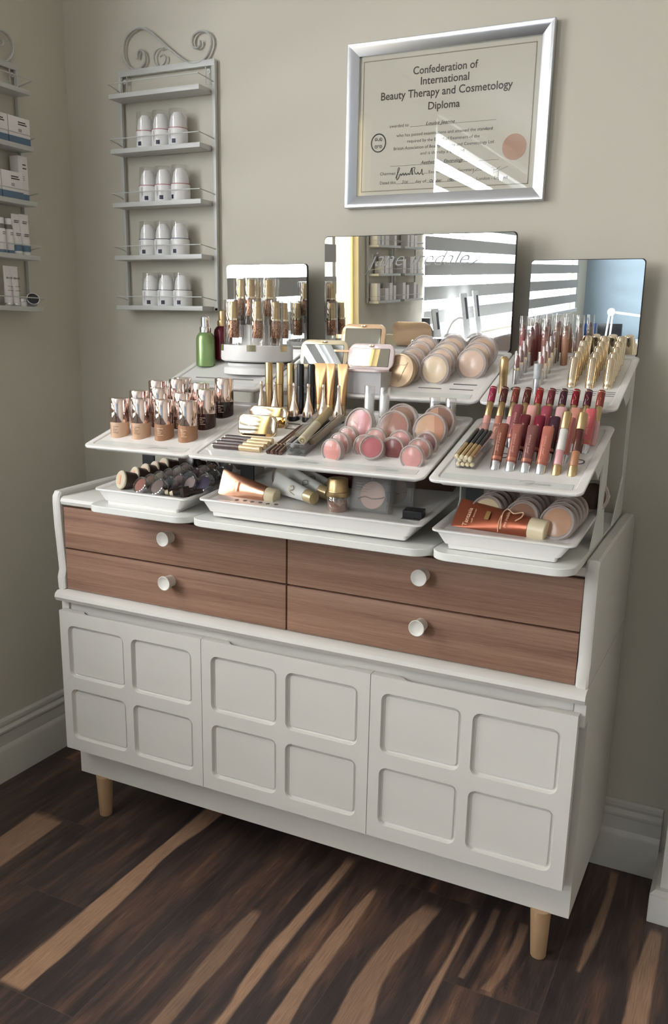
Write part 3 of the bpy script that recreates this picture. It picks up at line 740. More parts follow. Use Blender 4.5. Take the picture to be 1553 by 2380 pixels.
flat_tray(TOPT, TX['C'], .2583, 'white top tray of pressed powder compacts on the centre stand', None,
          [('s', 1.075 + .065 * i, .058 - .020 * j, (.024, .0012)) for i in range(3) for j in range(1) if i] + [('s', 1.205, .083, (.024, .0015))])
sl = [('o', 1.3076, .080, .009), ('s', 1.40, .128, (.0006, .1))]
sl = [('o', 1.3076, .076, .009)] + [('s', 1.3838 + .0335 * i, .080 - .0085 * j, (.0085, .0007)) for i in range(4) for j in range(3)]
flat_tray(TOPT, TX['R'], .2583, 'white top tray of lipsticks and lip crayons on the right stand', None, sl)

def deep_tray(u, label, holes=()):
    T = LOW[u]; a_, b_ = LX[u]; cx = (a_ + b_) / 2; a, b = a_ - cx, b_ - cx; Ln = .335
    t = thing('display_tray', label, 'tray', (cx, T.y, T.z), (R(T.th), 0, 0), 'deep white trays at the foot of the stands')
    S = [(.036, -.0325), (.031, -.0325), (.0295, -.0240), (.0240, -.0240), (.0225, -.0225), (.0100, -.0058), (.0088, -.0048), (.002, -.0044), (0, -.0032), (0, -.0012), (.001, 0), (.006, 0), (.012, -.0006), (.017, -.0036), (.018, -.0040)]
    rings = [rrect(a + i, b - i, i * (1 if k > 6 else .18), Ln - i, max(.014 - i * .3, .003), z) for k, (i, z) in enumerate(S)]
    part('tray_shell', MB().loft(rings), PLASTIC, t)
    if holes:
        m = MB()
        for (kind, x, s_, d) in holes:
            if kind == 'o': m.lathe([(0, -.0041), (d, -.0041), (d, -.0036), (0, -.0036)], 18, mat=Matrix.Translation((x - cx, s_, 0)))
            else: m.box(x - cx - d[0], x - cx + d[0], s_ - d[1], s_ + d[1], -.0041, -.0036)
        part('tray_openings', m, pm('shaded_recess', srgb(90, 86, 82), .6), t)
    return t
deep_tray('L', 'deep white lower tray of eye shadow pots on the left stand')
deep_tray('C', 'deep wide white lower tray of tubes and powders, centre stand', [('o', .835 + .0175 * i, .033 + (.001 if i % 2 else -.001), .0042) for i in range(6)] + [('s', 1.196, .052, (.018, .014))])
deep_tray('R', 'deep white lower tray of pressed bronzers on the right stand', [('s', 1.488, .075 + .018 * i, (.003, .004)) for i in range(6)])

# mirrors at the back of the stands
def stand_mirror(label, x0, x1, z0, z1, y, tilt, text=None):
    t = thing('mirror', label, 'mirror', ((x0 + x1) / 2, y, z0), (R(tilt), 0, 0), 'mirrors on the stands')
    w_, h = (x1 - x0) / 2, z1 - z0
    def rr(i, yy): return [(p[0], yy, p[1]) for p in rrect(-w_ + i, w_ - i, i, h - i, .008, 0)]
    part('backing', MB().loft([rr(0, .0045), rr(0, -.0005), rr(.0012, -.0012)]), BLACK, t)
    part('mirror_glass', MB().loft([rr(.0014, -.0010), rr(.0014, -.0030)]), MIRROR, t, smooth=0)
    if text: part('etched_script', text, pm('etched_grey', srgb(150, 150, 150), .6), t, smooth=0)
    return t
tx = text_mb([('jane iredale', .005, .180, .236, .032, 'c', .5, -.0037, -.012), ])
tx.tube(smooth_path([(-.125, -.0038, .165), (-.118, -.0038, .162), (-.104, -.0038, .186), (-.100, -.0038, .205)], 5), .0009, 4)
tx.tube(smooth_path([(.118, -.0038, .186), (.125, -.0038, .181), (.140, -.0038, .190)], 5), .0009, 4)
stand_mirror('large wide mirror etched with script behind the powder compacts', .7950, 1.2400, 1.167, 1.4120, -.050, 1.9, tx)
stand_mirror('small mirror behind the round tester carousel on the left', .5290, .7505, 1.150, 1.3545, -.050, 1.9)
stand_mirror('small mirror behind the gold lipsticks on the right', 1.2725, 1.4985, 1.165, 1.3555, -.050, 1.9)
#PART2
# ================================================================== PRODUCTS
ORD = ['first', 'second', 'third', 'fourth', 'fifth', 'sixth', 'seventh', 'eighth', 'ninth', 'tenth']
def put(T, x, s, lean=0, yaw=0, n=-.0026, roll=0):
    p = T.pt(x, s, n); return dict(loc=tuple(p), rot=(R(-lean), R(roll), R(yaw)))
def colmat(nm, rgb, rough=.35, spec=.5): return pm(nm, srgb(*rgb), rough, 0, spec)

# --- foundation bottles (left middle tray)
FCOL = {'pale beige': (205, 172, 146), 'beige': (198, 162, 134), 'tan': (158, 116, 88), 'golden brown': (164, 120, 90), 'dark brown': (62, 36, 30), 'deepest brown': (38, 26, 26), 'mid brown': (120, 82, 62), 'chestnut': (104, 62, 46), 'cocoa': (84, 50, 40)}
def bottle(x, s, h, col, where):
    t = thing('foundation_bottle', 'rose gold capped %s foundation bottle, %s' % (col, where), 'bottle', group='foundation bottles on the left stand', **put(MIDT, x, s, 0))
    dz = h - .075
    part('glass_body', lambda: MB().lathe([(0, -.010), (.0185, -.010), (.0193, -.008), (.0195, .024), (.0188, .0285), (0, .0285)], 36), colmat('foundation_' + col.replace(' ', '_'), FCOL[col], .12), t, key='fb_' + col, loc=(0, 0, dz))
    part('cap', lambda: MB().lathe([(.0180, .0275), (.0194, .0275), (.0197, .029), (.0194, .073), (.0185, .0752), (.0176, .0750), (0, .0745)], 40), ROSE, t, key='fb_cap', loc=(0, 0, dz), smooth=30)
    def pr():
        m = MB()
        for k, (a, b) in enumerate(((-8, 30), (-8, 10), (-8, 22), (-8, 16), (-8, 30))): arc_strip(m, .01965, a, b, .019 - .0032 * k, .0199 - .0032 * k)
        m.tube([(.0197 * math.sin(R(-26 + 4 * math.sin(k * 1.9))), -.0198 * math.cos(R(-26 + 4 * math.sin(k * 1.9))), .002 + .0016 * k) for k in range(14)], .0003, 4); return m
    part('print', pr, pm('pale_print', srgb(225, 200, 180), .5) if col not in ('pale beige', 'beige') else pm('brown_print', srgb(110, 80, 66), .5), t, key='fb_pr_' + ('d' if col in ('pale beige', 'beige') else 'l'), loc=(0, 0, dz), smooth=0)
cX = [.5575, .6100, .6655, .7215]
for a in [(cX[0], .071, .074, 'pale beige', 'front row, leftmost'), (cX[1], .073, .075, 'beige', 'front row, second from left'), (cX[2], .076, .075, 'tan', 'front row, third from left'), (cX[3], .078, .075, 'golden brown', 'front row, rightmost'),
          (cX[0], .137, .067, 'mid brown', 'second row, leftmost'), (cX[1], .139, .074, 'chestnut', 'second row, second from left'), (cX[2], .141, .066, 'cocoa', 'second row, third from left'), (.7222, .144, .075, 'dark brown', 'second row, rightmost'),
          (cX[0], .204, .066, 'mid brown', 'third row, leftmost'), (.6125, .202, .072, 'chestnut', 'third row, second from left'), (cX[2], .208, .064, 'dark brown', 'third row, third from left'), (.7240, .210, .076, 'deepest brown', 'third row, rightmost'),
          (.5945, .246, .060, 'chestnut', 'alone behind the third row')]: bottle(*a)

# --- compacts: a flat round case that stands on its edge
def disc(label, T, x, s, r, pans, lean=0, yaw=0, thick=.014, group=None, n=-.004, name='powder_compact', lid=None, closed=False, roll=0, pan=.80):
    t = thing(name, label, 'compact', group=group, **put(T, x, s, lean, yaw, n, roll))
    RM = Matrix.Translation((0, 0, r)) @ Matrix.Rotation(R(90), 4, 'X')     # local z of the lathe -> -Y (front)
    k = '%.4f_%.3f' % (r, thick)
    part('case', lambda: MB().lathe([(0, -thick / 2), (r * .97, -thick / 2), (r, -thick * .38), (r, thick * .10), (r * .985, thick * .16), (r, thick * .22), (r, thick * .42), (r * .975, thick / 2), (r * .90, thick / 2 + .0003), (r * .885, thick * .30), (0, thick * .30)], 44, mat=RM),
         (POTCASE if name == 'eye_shadow_pot' else CASE) if not lid else lid, t, key='dc%s%s%s' % (k, lid.name if lid else '', name[:3]))
    if not lid: part('lid', lambda: MB().lathe([(0, thick * .50), (r * .86, thick * .50), (r * .90, thick * .46)], 40, mat=RM), LIDCLR, t, key='dl' + k)
    if len(pans) == 1:
        part('powder', lambda: MB().lathe([(0, thick * .34), (r * (pan - .03), thick * .34), (r * pan, thick * .32)], 40, mat=RM), pans[0], t, key='dp%s%s%g' % (k, pans[0].name, pan))
    else:
        m = MB(); q = len(pans); rr = r * .84; ang = R(pans_rot.get(label, 0))
        for i in range(q):
            u0, u1 = -1 + 2 * i / q, -1 + 2 * (i + 1) / q
            ring = [(u, math.sqrt(max(0, 1 - u * u))) for u in [u0 + (u1 - u0) * j / 8 for j in range(9)]]
            poly = ring + [(a, -b) for a, b in reversed(ring)]
            poly = [(rr * (a * math.cos(ang) - b * math.sin(ang)), rr * (a * math.sin(ang) + b * math.cos(ang))) for a, b in poly]
            m.add([(a, -thick * .34, b + r) for a, b in poly], [tuple(range(len(poly)))], i)
        part('powder', m, list(pans), t, smooth=0)
    return t
pans_rot = {}
CASE = pm('milky_case', srgb(206, 190, 184), .3, 0, .4, alpha=.5)
LIDCLR = clear('pot_window', (.98, .98, .98), .012, .16, .18)
POTCASE = clear('clear_pot', (.82, .82, .84), .10, .06, .75)
BASEC = pm('pale_compact_case', srgb(190, 166, 138), .3, .3)
# solid backing so the stacked cases read as cases
def powder(nm, rgb):
    lum = .3 * rgb[0] + .59 * rgb[1] + .11 * rgb[2]; rgb = tuple(int(c * .84 + lum * .16) for c in rgb)
    return noisy('powder_' + nm, srgb(*rgb), srgb(*[min(255, int(c * 1.05)) for c in rgb]), (120, 120, 120), .75, .1, bscale=900)
PW = {'ivory': (222, 196, 162), 'rose beige': (216, 182, 160), 'sand': (208, 176, 148), 'warm beige': (196, 160, 132)}
names = ['ivory', 'sand', 'warm beige', 'rose beige']
for ci, (x, ss) in enumerate(((1.0790, (.083, .115, .149, .185)), (1.1390, (.0834, .117, .152, .187)), (1.2035, (.120, .154, .190)))):
    for k, s in enumerate(ss):
        c = ['ivory', 'sand', 'warm beige', 'rose beige'][(k + ci * 2) % 4] if not (ci == 1 and k == 0) else 'ivory'
        if ci == 2 and k == 0: c = 'rose beige'
        disc('%s pressed powder compact, %s column, %s from the front' % (c, ['left', 'middle', 'right'][ci], ORD[k + (1 if ci == 0 else 0)]), TOPT, x, s, .0325, [powder(c.replace(' ', '_'), PW[c])], 6, -4, .013, 'pressed powders on the top centre tray', n=-.009)
t = disc('closed tan powder compact with a swirl, leaning in front of the left column', TOPT, 1.0735, .058, .0345, [pm('tan_lid', srgb(188, 162, 132), .3, .35)], 14, -8, .013, None, n=-.006, lid=BASEC, roll=-6, pan=.97)
sw = MB().tube(smooth_path([(-.029, -.0075, .030), (-.020, -.0075, .042), (-.005, -.0075, .047), (.012, -.0075, .045), (.020, -.0075, .050), (.012, -.0075, .036), (.004, -.0075, .018), (-.002, -.0075, .012), (-.004, -.0075, .018)], 5), .0006, 5)
for i, v in enumerate(sw.v): sw.v[i] = (v[0], v[1] + .0026, v[2])
part('raised_swirl', sw, pm('light_swirl', srgb(214, 192, 160), .3, .3), t)

# --- blushers and bronzers on the centre middle tray
PK = {'bright pink': (214, 128, 126), 'dusty rose': (176, 118, 112), 'pale rose': (205, 150, 140), 'coral pink': (216, 140, 132), 'deep pink': (190, 100, 106), 'brick': (140, 74, 72), 'mauve brown': (140, 96, 96), 'soft pink': (212, 148, 142), 'peach': (214, 160, 140), 'warm rose': (186, 128, 118)}
SB = [(1.0545, .0500, 'coral pink', 'left column, front'), (1.0560, .0790, 'dusty rose', 'left column, middle'), (1.0575, .1100, 'warm rose', 'left column, back'),
      (1.1060, .0790, 'dusty rose', 'second column, behind the tilted one'), (1.1120, .1130, 'pale rose', 'second column, back'),
      (1.1600, .0790, 'brick', 'third column, front'), (1.1610, .1110, 'soft pink', 'third column, back'),
      (1.2070, .0507, 'soft pink', 'right column, front'), (1.2085, .0830, 'warm rose', 'right column, middle'), (1.2095, .1130, 'mauve brown', 'right column, back')]
for x, s, c, wh in SB:
    disc('round %s blusher pot, %s' % (c, wh), MIDT, x, s, .0222, [powder(c.replace(' ', '_'), PK[c])], 2, -10 if x < 1.1 else 0, .013, 'blusher pots on the centre tray', n=-.011, name='blusher_pot')
disc('round deep pink blusher pot tilted forward out of its slot', MIDT, 1.1270, .0590, .0225, [powder('deep_pink', PK['deep pink'])], 22, 8, .020, None, n=-.004, name='blusher_pot')
LB = [('large striped pink blusher compact, left of the back row', 1.0620, .143, [(205, 168, 156), (190, 120, 116), (206, 140, 146), (200, 130, 128)], -12), ('large three-shade bronzer compact, middle of the back row', 1.1330, .141, [(150, 110, 94), (168, 116, 98), (172, 112, 98)], 0),
      ('large brown bronzer compact behind the three-shade one', 1.1345, .177, [(150, 112, 92)], 0), ('large peach and bronze compact, right of the back row', 1.2035, .142, [(206, 162, 128), (210, 160, 128), (192, 132, 102)], 0), ('large shaded bronzer compact behind the peach one', 1.2060, .181, [(190, 140, 110), (140, 100, 82)], 0)]
for lb, x, s, cols, yw in LB:
    pans_rot[lb] = -14 if 'three' in lb else 8
    disc(lb, MIDT, x, s, .0318, [powder('c%d_%d_%d' % c, c) for c in cols], 14, yw, .015, 'large face powder compacts', n=-.008)

# --- gloss tubes
GL = {'bronze brown': (128, 74, 58), 'rose brown': (150, 88, 78), 'mauve brown': (120, 76, 74), 'copper rose': (176, 104, 88), 'plum rose': (130, 66, 72), 'deep wine': (96, 24, 34), 'crimson': (116, 16, 44), 'dark plum': (62, 30, 46), 'pale pink': (214, 158, 150), 'berry pink': (152, 66, 80), 'sheer pink': (206, 160, 160), 'coral pink': (196, 92, 96), 'translucent rose': (186, 110, 110), 'nude': (190, 130, 112)}
def upright_text():
    m = text_mb([('jane iredale', 0, 0, .034, .0042, 'c', .4)])
    for i, v in enumerate(m.v): m.v[i] = (-v[2] + .0015, -.0087 + .00004 * 0, .044 + v[0])
    return m
GC = [1.3483, 1.3737, 1.3990, 1.4243, 1.4497, 1.4750]
def gloss(c, x, s, L, where):
    t = thing('gloss_tube', '%s lip gloss tube, %s' % (c, where), 'lip gloss', group='lip gloss tubes on the right stand', **put(MIDT, x, s, 29))
    part('liquid_body', lambda: MB().loft([rrect(-a, a, -b, b, min(a, b) * .98, z, 5) for a, b, z in ((.0080, .0080, .010), (.0088, .0080, .014), (.0092, .0076, L - .02), (.0094, .0060, L - .004), (.0090, .0054, L - .001), (.008, .0046, L))]), colmat('gloss_' + c.replace(' ', '_'), GL[c], .14), t, key='gl_%s_%.3f' % (c, L))
    part('base_cap', lambda: MB().lathe([(0, -.006), (.0072, -.006), (.0082, -.004), (.0088, .0105), (0, .0105)], 24), SILVER, t, key='gl_base')
    part('name_band', lambda: arc_strip(MB(), .0096, -60, 60, .014, .0195, sy=.9), pm('copper_print', srgb(178, 116, 96), .35, .5), t, key='gl_band')
    part('script', upright_text, pm('pink_gold_print', srgb(214, 160, 142), .4, .3), t, key='gl_script', smooth=0)
for i, c in enumerate(('bronze brown', 'rose brown', 'mauve brown', 'copper rose')): gloss(c, GC[i], .0710, .080, 'front row, %s from left' % ORD[i])
for i, c in ((1, 'deep wine'), (2, 'crimson'), (3, 'dark plum'), (4, 'translucent rose')): gloss(c, GC[i], .1185, .079, 'second row, %s from left' % ORD[i - 1])
for i, c in ((0, 'plum rose'), (1, 'pale pink'), (2, 'berry pink'), (3, 'sheer pink'), (4, 'nude'), (5, 'coral pink')): gloss(c, GC[i], .1660, .078, 'third row, %s from left' % ORD[i])
def duo(label, x, s, lower, upper, mid, capcol, L=.112, T=MIDT, grp='two-ended lip colours', lean=30, goldtop=False):
    t = thing('lip_duo', label, 'lip gloss', group=grp, **put(T, x, s, lean))
    q = L / .112
    if goldtop:
        segs = [('gold_base', -.006, .014, SATGOLD, .0072), ('lower_colour', .014, .040, lower, .0066), ('upper_colour', .040, .078, upper, .0068), ('gold_cap', .078, L, SATGOLD, .0076)]
    else:
        segs = [('lower_colour', -.004, L * .42, lower, .0068), ('gold_middle', L * .42, L * .70, SATGOLD, .0064), ('upper_colour', L * .70, L, upper, .0068)]
    for nm, a, b, m_, r in segs:
        part(nm, lambda: MB().lathe([(0, a), (r * .93, a), (r, a + .0008), (r, b - .0012), (r * .88, b), (0, b)], 22), m_, t, key='duo_%s_%.4f_%.4f_%s' % (nm, a, b, m_.name))
    if not goldtop:
        part('gold_ring', lambda: MB().lathe([(.0069, L - .0042), (.0070, L - .0038), (.0069, L - .0034)], 22), PALEGOLD, t, key='duo_ring%.3f' % L)
        part('script', lambda: MB().tube(smooth_path([(.002 * math.sin(k), -.0069, L * .78 + k * .0022) for k in range(6)], 3), .00035, 4), PALEGOLD, t, key='duo_sc%.3f' % L)
    return t
tops = [('raspberry', (150, 40, 74)), ('brown red', (78, 32, 30)), ('rust', (120, 52, 44)), ('mahogany', (84, 34, 28)), ('bright red', (146, 30, 36)), ('wine', (104, 34, 44)), ('aubergine', (66, 30, 44)), ('scarlet', (124, 14, 30)), ('dark cherry', (72, 14, 34)), ('terracotta', (132, 56, 48))]
lows = ['pale pink', 'nude', 'sheer pink', 'nude', 'sheer pink', 'pale pink', 'sheer pink', 'pale pink', 'nude', 'sheer pink']
for k, (nm, rgb) in enumerate(tops):
    duo('two-ended lip colour, %s top and gold middle, %s from left of back row' % (nm, ORD[k]), 1.2900 + .0213 * k, .193 + .0008 * k, colmat('gloss_' + lows[k].replace(' ', '_'), GL[lows[k]], .14), colmat('lip_' + nm.replace(' ', '_'), rgb, .16), None, None, .101, grp='two-ended lip colours in the back row')
duo('two-ended lip duo, white over pink with gold ends, front row', GC[4], .0713, colmat('soft_pink_lip', (214, 160, 164), .3), colmat('white_lip', (214, 210, 206), .3), None, None, .108, goldtop=True, grp=None)
duo('two-ended lip duo, brown over bronze with gold ends, front row right', GC[5], .0728, colmat('bronze_lip', (176, 124, 92), .3), colmat('brown_lip', (84, 40, 32), .2), None, None, .108, goldtop=True, grp=None)
# gold and grey pencils' tall caps between the trays
t = thing('lip_brush', 'tall satin gold lip brush standing at the left front of the top right tray', 'brush', **put(TOPT, 1.2872, .058, 0))
part('cap', MB().lathe([(0, -.004), (.0078, -.004), (.0078, .033), (.0082, .034), (.0082, .058), (.0074, .063), (.004, .0665), (0, .0675)], 24), SATGOLD, t)
t = thing('lip_stick', 'grey capped slim lip tube standing in front of clear lipsticks', 'lipstick', **put(TOPT, 1.3515, .060, 0))
part('body', MB().lathe([(0, -.004), (.0070, -.004), (.0070, .0265), (0, .0265)], 24), SILVER, t)
part('cap', MB().lathe([(0, .0270), (.0075, .0270), (.0075, .0535), (.0070, .0545), (0, .0545)], 24), pm('grey_cap', srgb(176, 180, 182), .35), t)

# --- gold lipsticks
for ci, x in enumerate((1.4075, 1.4412, 1.4742)):
    for k in range(5):
        t = thing('gold_lipstick', 'polished gold lipstick, %s column, %s from the front' % (['left', 'middle', 'right'][ci], ORD[k]), 'lipstick', group='gold lipsticks on the right stand', **put(TOPT, x, .101 + .0290 * k, 17))
        part('case', lambda: MB().lathe([(0, -.004), (.0080, -.004), (.0086, -.002), (.0086, .002), (.0080, .004), (.0086, .006), (.0088, .012), (.0092, .050), (.0088, .0535), (.0080, .0545), (0, .0550)], 26), PALEGOLD, t, key='glip', smooth=40)
LIPC = {'rosewood': (140, 80, 76), 'nude': (170, 120, 104), 'mauve': (132, 84, 88), 'pink': (180, 110, 112), 'brown': (112, 66, 60)}
for ci, x in enumerate((1.3005, 1.3465)):
    for k in range(5):
        c = list(LIPC)[(k * 2 + ci * 3) % 5]
        t = thing('clear_lipstick', '%s tester lipstick under a clear cap, %s column, %s from the front' % (c, ['left', 'right'][ci], ORD[k]), 'lipstick', group='clear capped lipsticks on the right stand', **put(TOPT, x, .1040 + .0285 * k, 2))
        part('silver_base', lambda: MB().lathe([(0, -.004), (.0068, -.004), (.0072, -.002), (.0072, .0235), (.0062, .0242), (0, .0242)], 22), SILVER, t, key='clb')
        part('collar', lambda: MB().lathe([(0, .024), (.0060, .024), (.0060, .0285), (.0054, .029), (0, .029)], 22), PALEGOLD, t, key='clc')
        part('lip_colour', lambda: MB().lathe([(0, .029), (.0048, .029), (.0048, .046), (.0030, .052), (0, .053)], 18), colmat('lipc_' + c, LIPC[c], .3), t, key='cll' + c)
        part('clear_cap', lambda: MB().lathe([(.0070, .0245), (.0070, .058), (.0064, .0605), (0, .061)], 22), CLEAR, t, key='clcap')
CR = [(1.2823, .2148, 'dusty rose', (150, 84, 78)), (1.3036, .1999, 'plum brown', (120, 62, 60)), (1.3056, .2262, 'deep rose', (140, 66, 66)), (1.3310, .1990, 'brown nude', (150, 96, 84)), (1.3285, .2290, 'berry', (122, 50, 54)), (1.3485, .2260, 'bronze', (156, 112, 84)), (1.3690, .2080, 'tan nude', (168, 124, 98)), (1.3925, .2250, 'taupe', (136, 112, 100))]
for k, (x, s, nm, rgb) in enumerate(CR):
    t = thing('lip_crayon', '%s lip crayon with clear cap standing tip up, %s from left' % (nm, ORD[k]), 'lip crayon', group='lip crayons on the right stand', **put(TOPT, x, s, -2))
    m_ = colmat('crayon_' + nm.replace(' ', '_'), rgb, .4)
    part('barrel', lambda: MB().lathe([(0, -.004), (.0070, -.004), (.0070, .054), (.0066, .058), (.0048, .066), (0, .066)], 22), m_, t, key='cy' + nm)
    part('tip', lambda: MB().lathe([(.0046, .065), (.0040, .070), (.0016, .0745), (0, .0755)], 18), colmat('lip_tip_' + nm.replace(' ', '_'), tuple(int(c * .75) for c in rgb), .3), t, key='cyt' + nm)
    part('clear_cap', lambda: MB().lathe([(.0075, .050), (.0075, .0895), (.0070, .0905), (0, .0905)], 22), CLEAR, t, key='cycap')

# --- mascaras, tubes, brush covers at the back of the centre middle tray
for k, x in enumerate((.8109, .8368, .8626)):
    t = thing('mascara', 'tall satin gold mascara tube, %s of three' % ['leftmost', 'middle', 'rightmost'][k], 'mascara', group='mascaras on the centre tray', **put(MIDT, x, .2490, -1))
    part('barrel', lambda: MB().lathe([(0, -.004), (.0074, -.004), (.0074, .0560), (0, .0560)], 24), SATGOLD, t, key='mas_b')
    part('cap', lambda: MB().lathe([(0, .0565), (.0078, .0565), (.0078, .0980), (.0072, .0995), (0, .0995)], 24), SATGOLD, t, key='mas_c')
for k, x in enumerate((.8845, .9095)):
    t = thing('mascara', 'glossy black mascara tube, %s of two' % ['left', 'right'][k], 'mascara', group='mascaras on the centre tray', **put(MIDT, x, .2490, 0))
    part('barrel', lambda: MB().lathe([(0, -.004), (.0074, -.004), (.0076, .050), (.0068, .0550), (0, .0550)], 24), BLACK, t, key='msb_b')
    part('cap', lambda: MB().lathe([(0, .0555), (.0072, .0555), (.0074, .093), (.0068, .098), (.0055, .0992), (0, .0992)], 24), BLACK, t, key='msb_c')
for k, (x, wc) in enumerate(((.9300, .030), (.9530, .020), (.9800, .024))):
    t = thing('bronze_tube', 'bronze foil cream tube standing cap down, %s of three' % ['widest and leftmost', 'middle', 'rightmost'][k], 'tube', group='bronze tubes on the centre tray', **put(MIDT, x, .2490, 0))
    b_, c_ = crimp_tube(.096, wc, .0085, .021, .0082)
    part('body', b_, BRONZE, t, key='bt%g' % wc); part('cap', c_, SATGOLD, t, key='btc')
for k, x in enumerate((.8120, .8445, .8889, .9212, .9550, .9885)):
    t = thing('powder_brush', 'rose gold bell-shaped brush handle, %s from left in its row' % ORD[k], 'brush', group='bell-shaped brushes on the centre tray', **put(MIDT, x, .2135, 0))
    part('bell_handle', lambda: MB().lathe([(.0100, .006), (.0112, .0065), (.0112, .0155), (.0106, .0190), (.0076, .0290), (.0046, .0400), (.0032, .0520), (.0030, .0660), (.0036, .0700), (.0024, .0725), (0, .0730)], 26), pm('pale_rose_metal', srgb(236, 220, 208), .14, 1.0), t, key='bell', smooth=50)
    part('dark_base', lambda: MB().lathe([(0, -.003), (.0120, -.003), (.0125, .001), (.0115, .0062), (0, .0062)], 26), BLACK, t, key='bellb')
# gold clutch-shaped compacts standing in slots
for k, (x0, x1, s) in enumerate(((.8117, .8975, .1235), (.8105, .8975, .1690))):
    w_ = (x1 - x0) / 2
    t = thing('gold_compact', 'polished pale gold square compact standing upright, %s of two' % ['front', 'rear'][k], 'compact', group='gold compacts on the centre tray', **put(MIDT, (x0 + x1) / 2, s, 6))
    m = MB()
    def rg(i, y): return [(p[0], y, p[1]) for p in rrect(-w_ + i, w_ - i, -.004 + i, .0400 - i, .013, 0, 6)]
    m.loft([rg(.003, -.0045), rg(.001, -.004), rg(0, -.0025), rg(0, .0035), rg(.001, .005), rg(.003, .0055)])
    part('case', m, PALEGOLD, t, smooth=60)
# lying liner sticks in two pieces
for k in range(4):
    s = .0500 + .0135 * k
    t = thing('concealer_stick', 'brown and gold concealer stick lying flat, %s from the front' % ORD[k], 'make-up stick', group='concealer sticks lying on the centre tray', loc=tuple(MIDT.pt(.8025 + .001 * k, s, .0028)), rot=(0, R(90), 0))
    part('brown_barrel', lambda: MB().lathe([(0, 0), (.0052, 0), (.0055, .001), (.0055, .058), (0, .058)], 20), colmat('stick_brown%d' % (k % 2), ((78, 58, 52), (66, 52, 52))[k % 2], .3), t, key='cs_b%d' % (k % 2))
    part('gold_cap', lambda: MB().lathe([(0, .0585), (.0060, .0585), (.0060, .102), (.0054, .104), (0, .104)], 20), pm('cream_gold', srgb(226, 200, 160), .3, .6), t, key='cs_c')
    part('silver_end', lambda: MB().lathe([(0, -.0022), (.0046, -.0022), (.0050, -.0002), (0, -.0002)], 20), CHROME, t, key='cs_e')
for k in range(4):
    p0 = MIDT.pt(.9245 + .0088 * k, .044, .0016); p1 = MIDT.pt(.9300 + .0052 * k, .176, .0026 + .0012 * k)
    t = thing('eye_pencil', 'slim dark brown eye pencil lying lengthwise, %s from left' % ORD[k], 'pencil', group='eye pencils on the centre tray', loc=tuple(p0), rot=up_axes(p1 - p0, (1, 0, 0)))
    part('barrel', lambda: MB().lathe([(0, 0), (.0038, 0), (.0038, .032), (.0036, .0322), (.0036, .124), (.0015, .134), (0, .135)], 12), colmat('pencil_brown%d' % (k % 2), ((70, 46, 40), (92, 62, 52))[k % 2], .35), t, key='ep%d' % (k % 2))
    part('cap_band', lambda: MB().lathe([(.0040, .030), (.0040, .033)], 12), PALEGOLD, t, key='epb')
def clear_box(label, T, x0, x1, s0, s1, h, wall=.0012):
    t = thing('clear_tray', label, 'clear box', loc=tuple(T.pt((x0 + x1) / 2, s0, -.002)), rot=(R(T.th), 0, 0))
    w_ = (x1 - x0) / 2; L_ = s1 - s0; m = MB()
    m.box(-w_, w_, 0, L_, 0, wall); m.box(-w_, w_, 0, wall, wall, h); m.box(-w_, w_, L_ - wall, L_, wall, h)
    m.box(-w_, -w_ + wall, wall, L_ - wall, wall, h); m.box(w_ - wall, w_, wall, L_ - wall, wall, h)
    part('box_walls', m, clear('box_plastic', (.95, .95, .95), .04, .03, .45), t, smooth=0); 
    e = MB()
    for a in (-w_, w_): e.tube([(a, 0, h), (a, L_, h)], .0007, 5)
    e.tube([(-w_, 0, h), (w_, 0, h)], .0007, 5); e.tube([(-w_, 0, 0), (w_, 0, 0)], .0006, 5)
    part('bright_edges', e, clear('edge_plastic', (.9, .9, .9), .45, .1, .8), t)
    return t
clear_box('long clear box of dark pens on the centre tray', MIDT, .9645, 1.0010, .047, .205, .024)
k = 0
for (dx, n_, lab) in [(-.0125, .006, 'a'), (-.004, .006, 'a'), (.0045, .006, 'a'), (.0125, .006, 'a'), (-.009, .0145, 'b'), (.000, .0145, 'b'), (.009, .0145, 'b')]:
    p0 = MIDT.pt(.9828 + dx, .051, n_); p1 = MIDT.pt(.9828 + dx, .18, n_)
    t = thing('eyeliner_pen', 'dark eyeliner pen in the clear box, %s layer, %s from left' % ('lower' if lab == 'a' else 'upper', ORD[k if k < 4 else k - 4]), 'eyeliner', loc=tuple(p0), rot=up_axes(p1 - p0, (1, 0, 0)), group='eyeliner pens in the clear box')
    part('barrel', lambda: MB().lathe([(0, 0), (.0030, .0003), (.0040, .0015), (.0041, .120), (.0030, .124), (0, .124)], 14), BLACK if k != 4 else pm('grey_cap', srgb(176, 180, 182), .35), t, key='el%d' % (k == 4)); k += 1
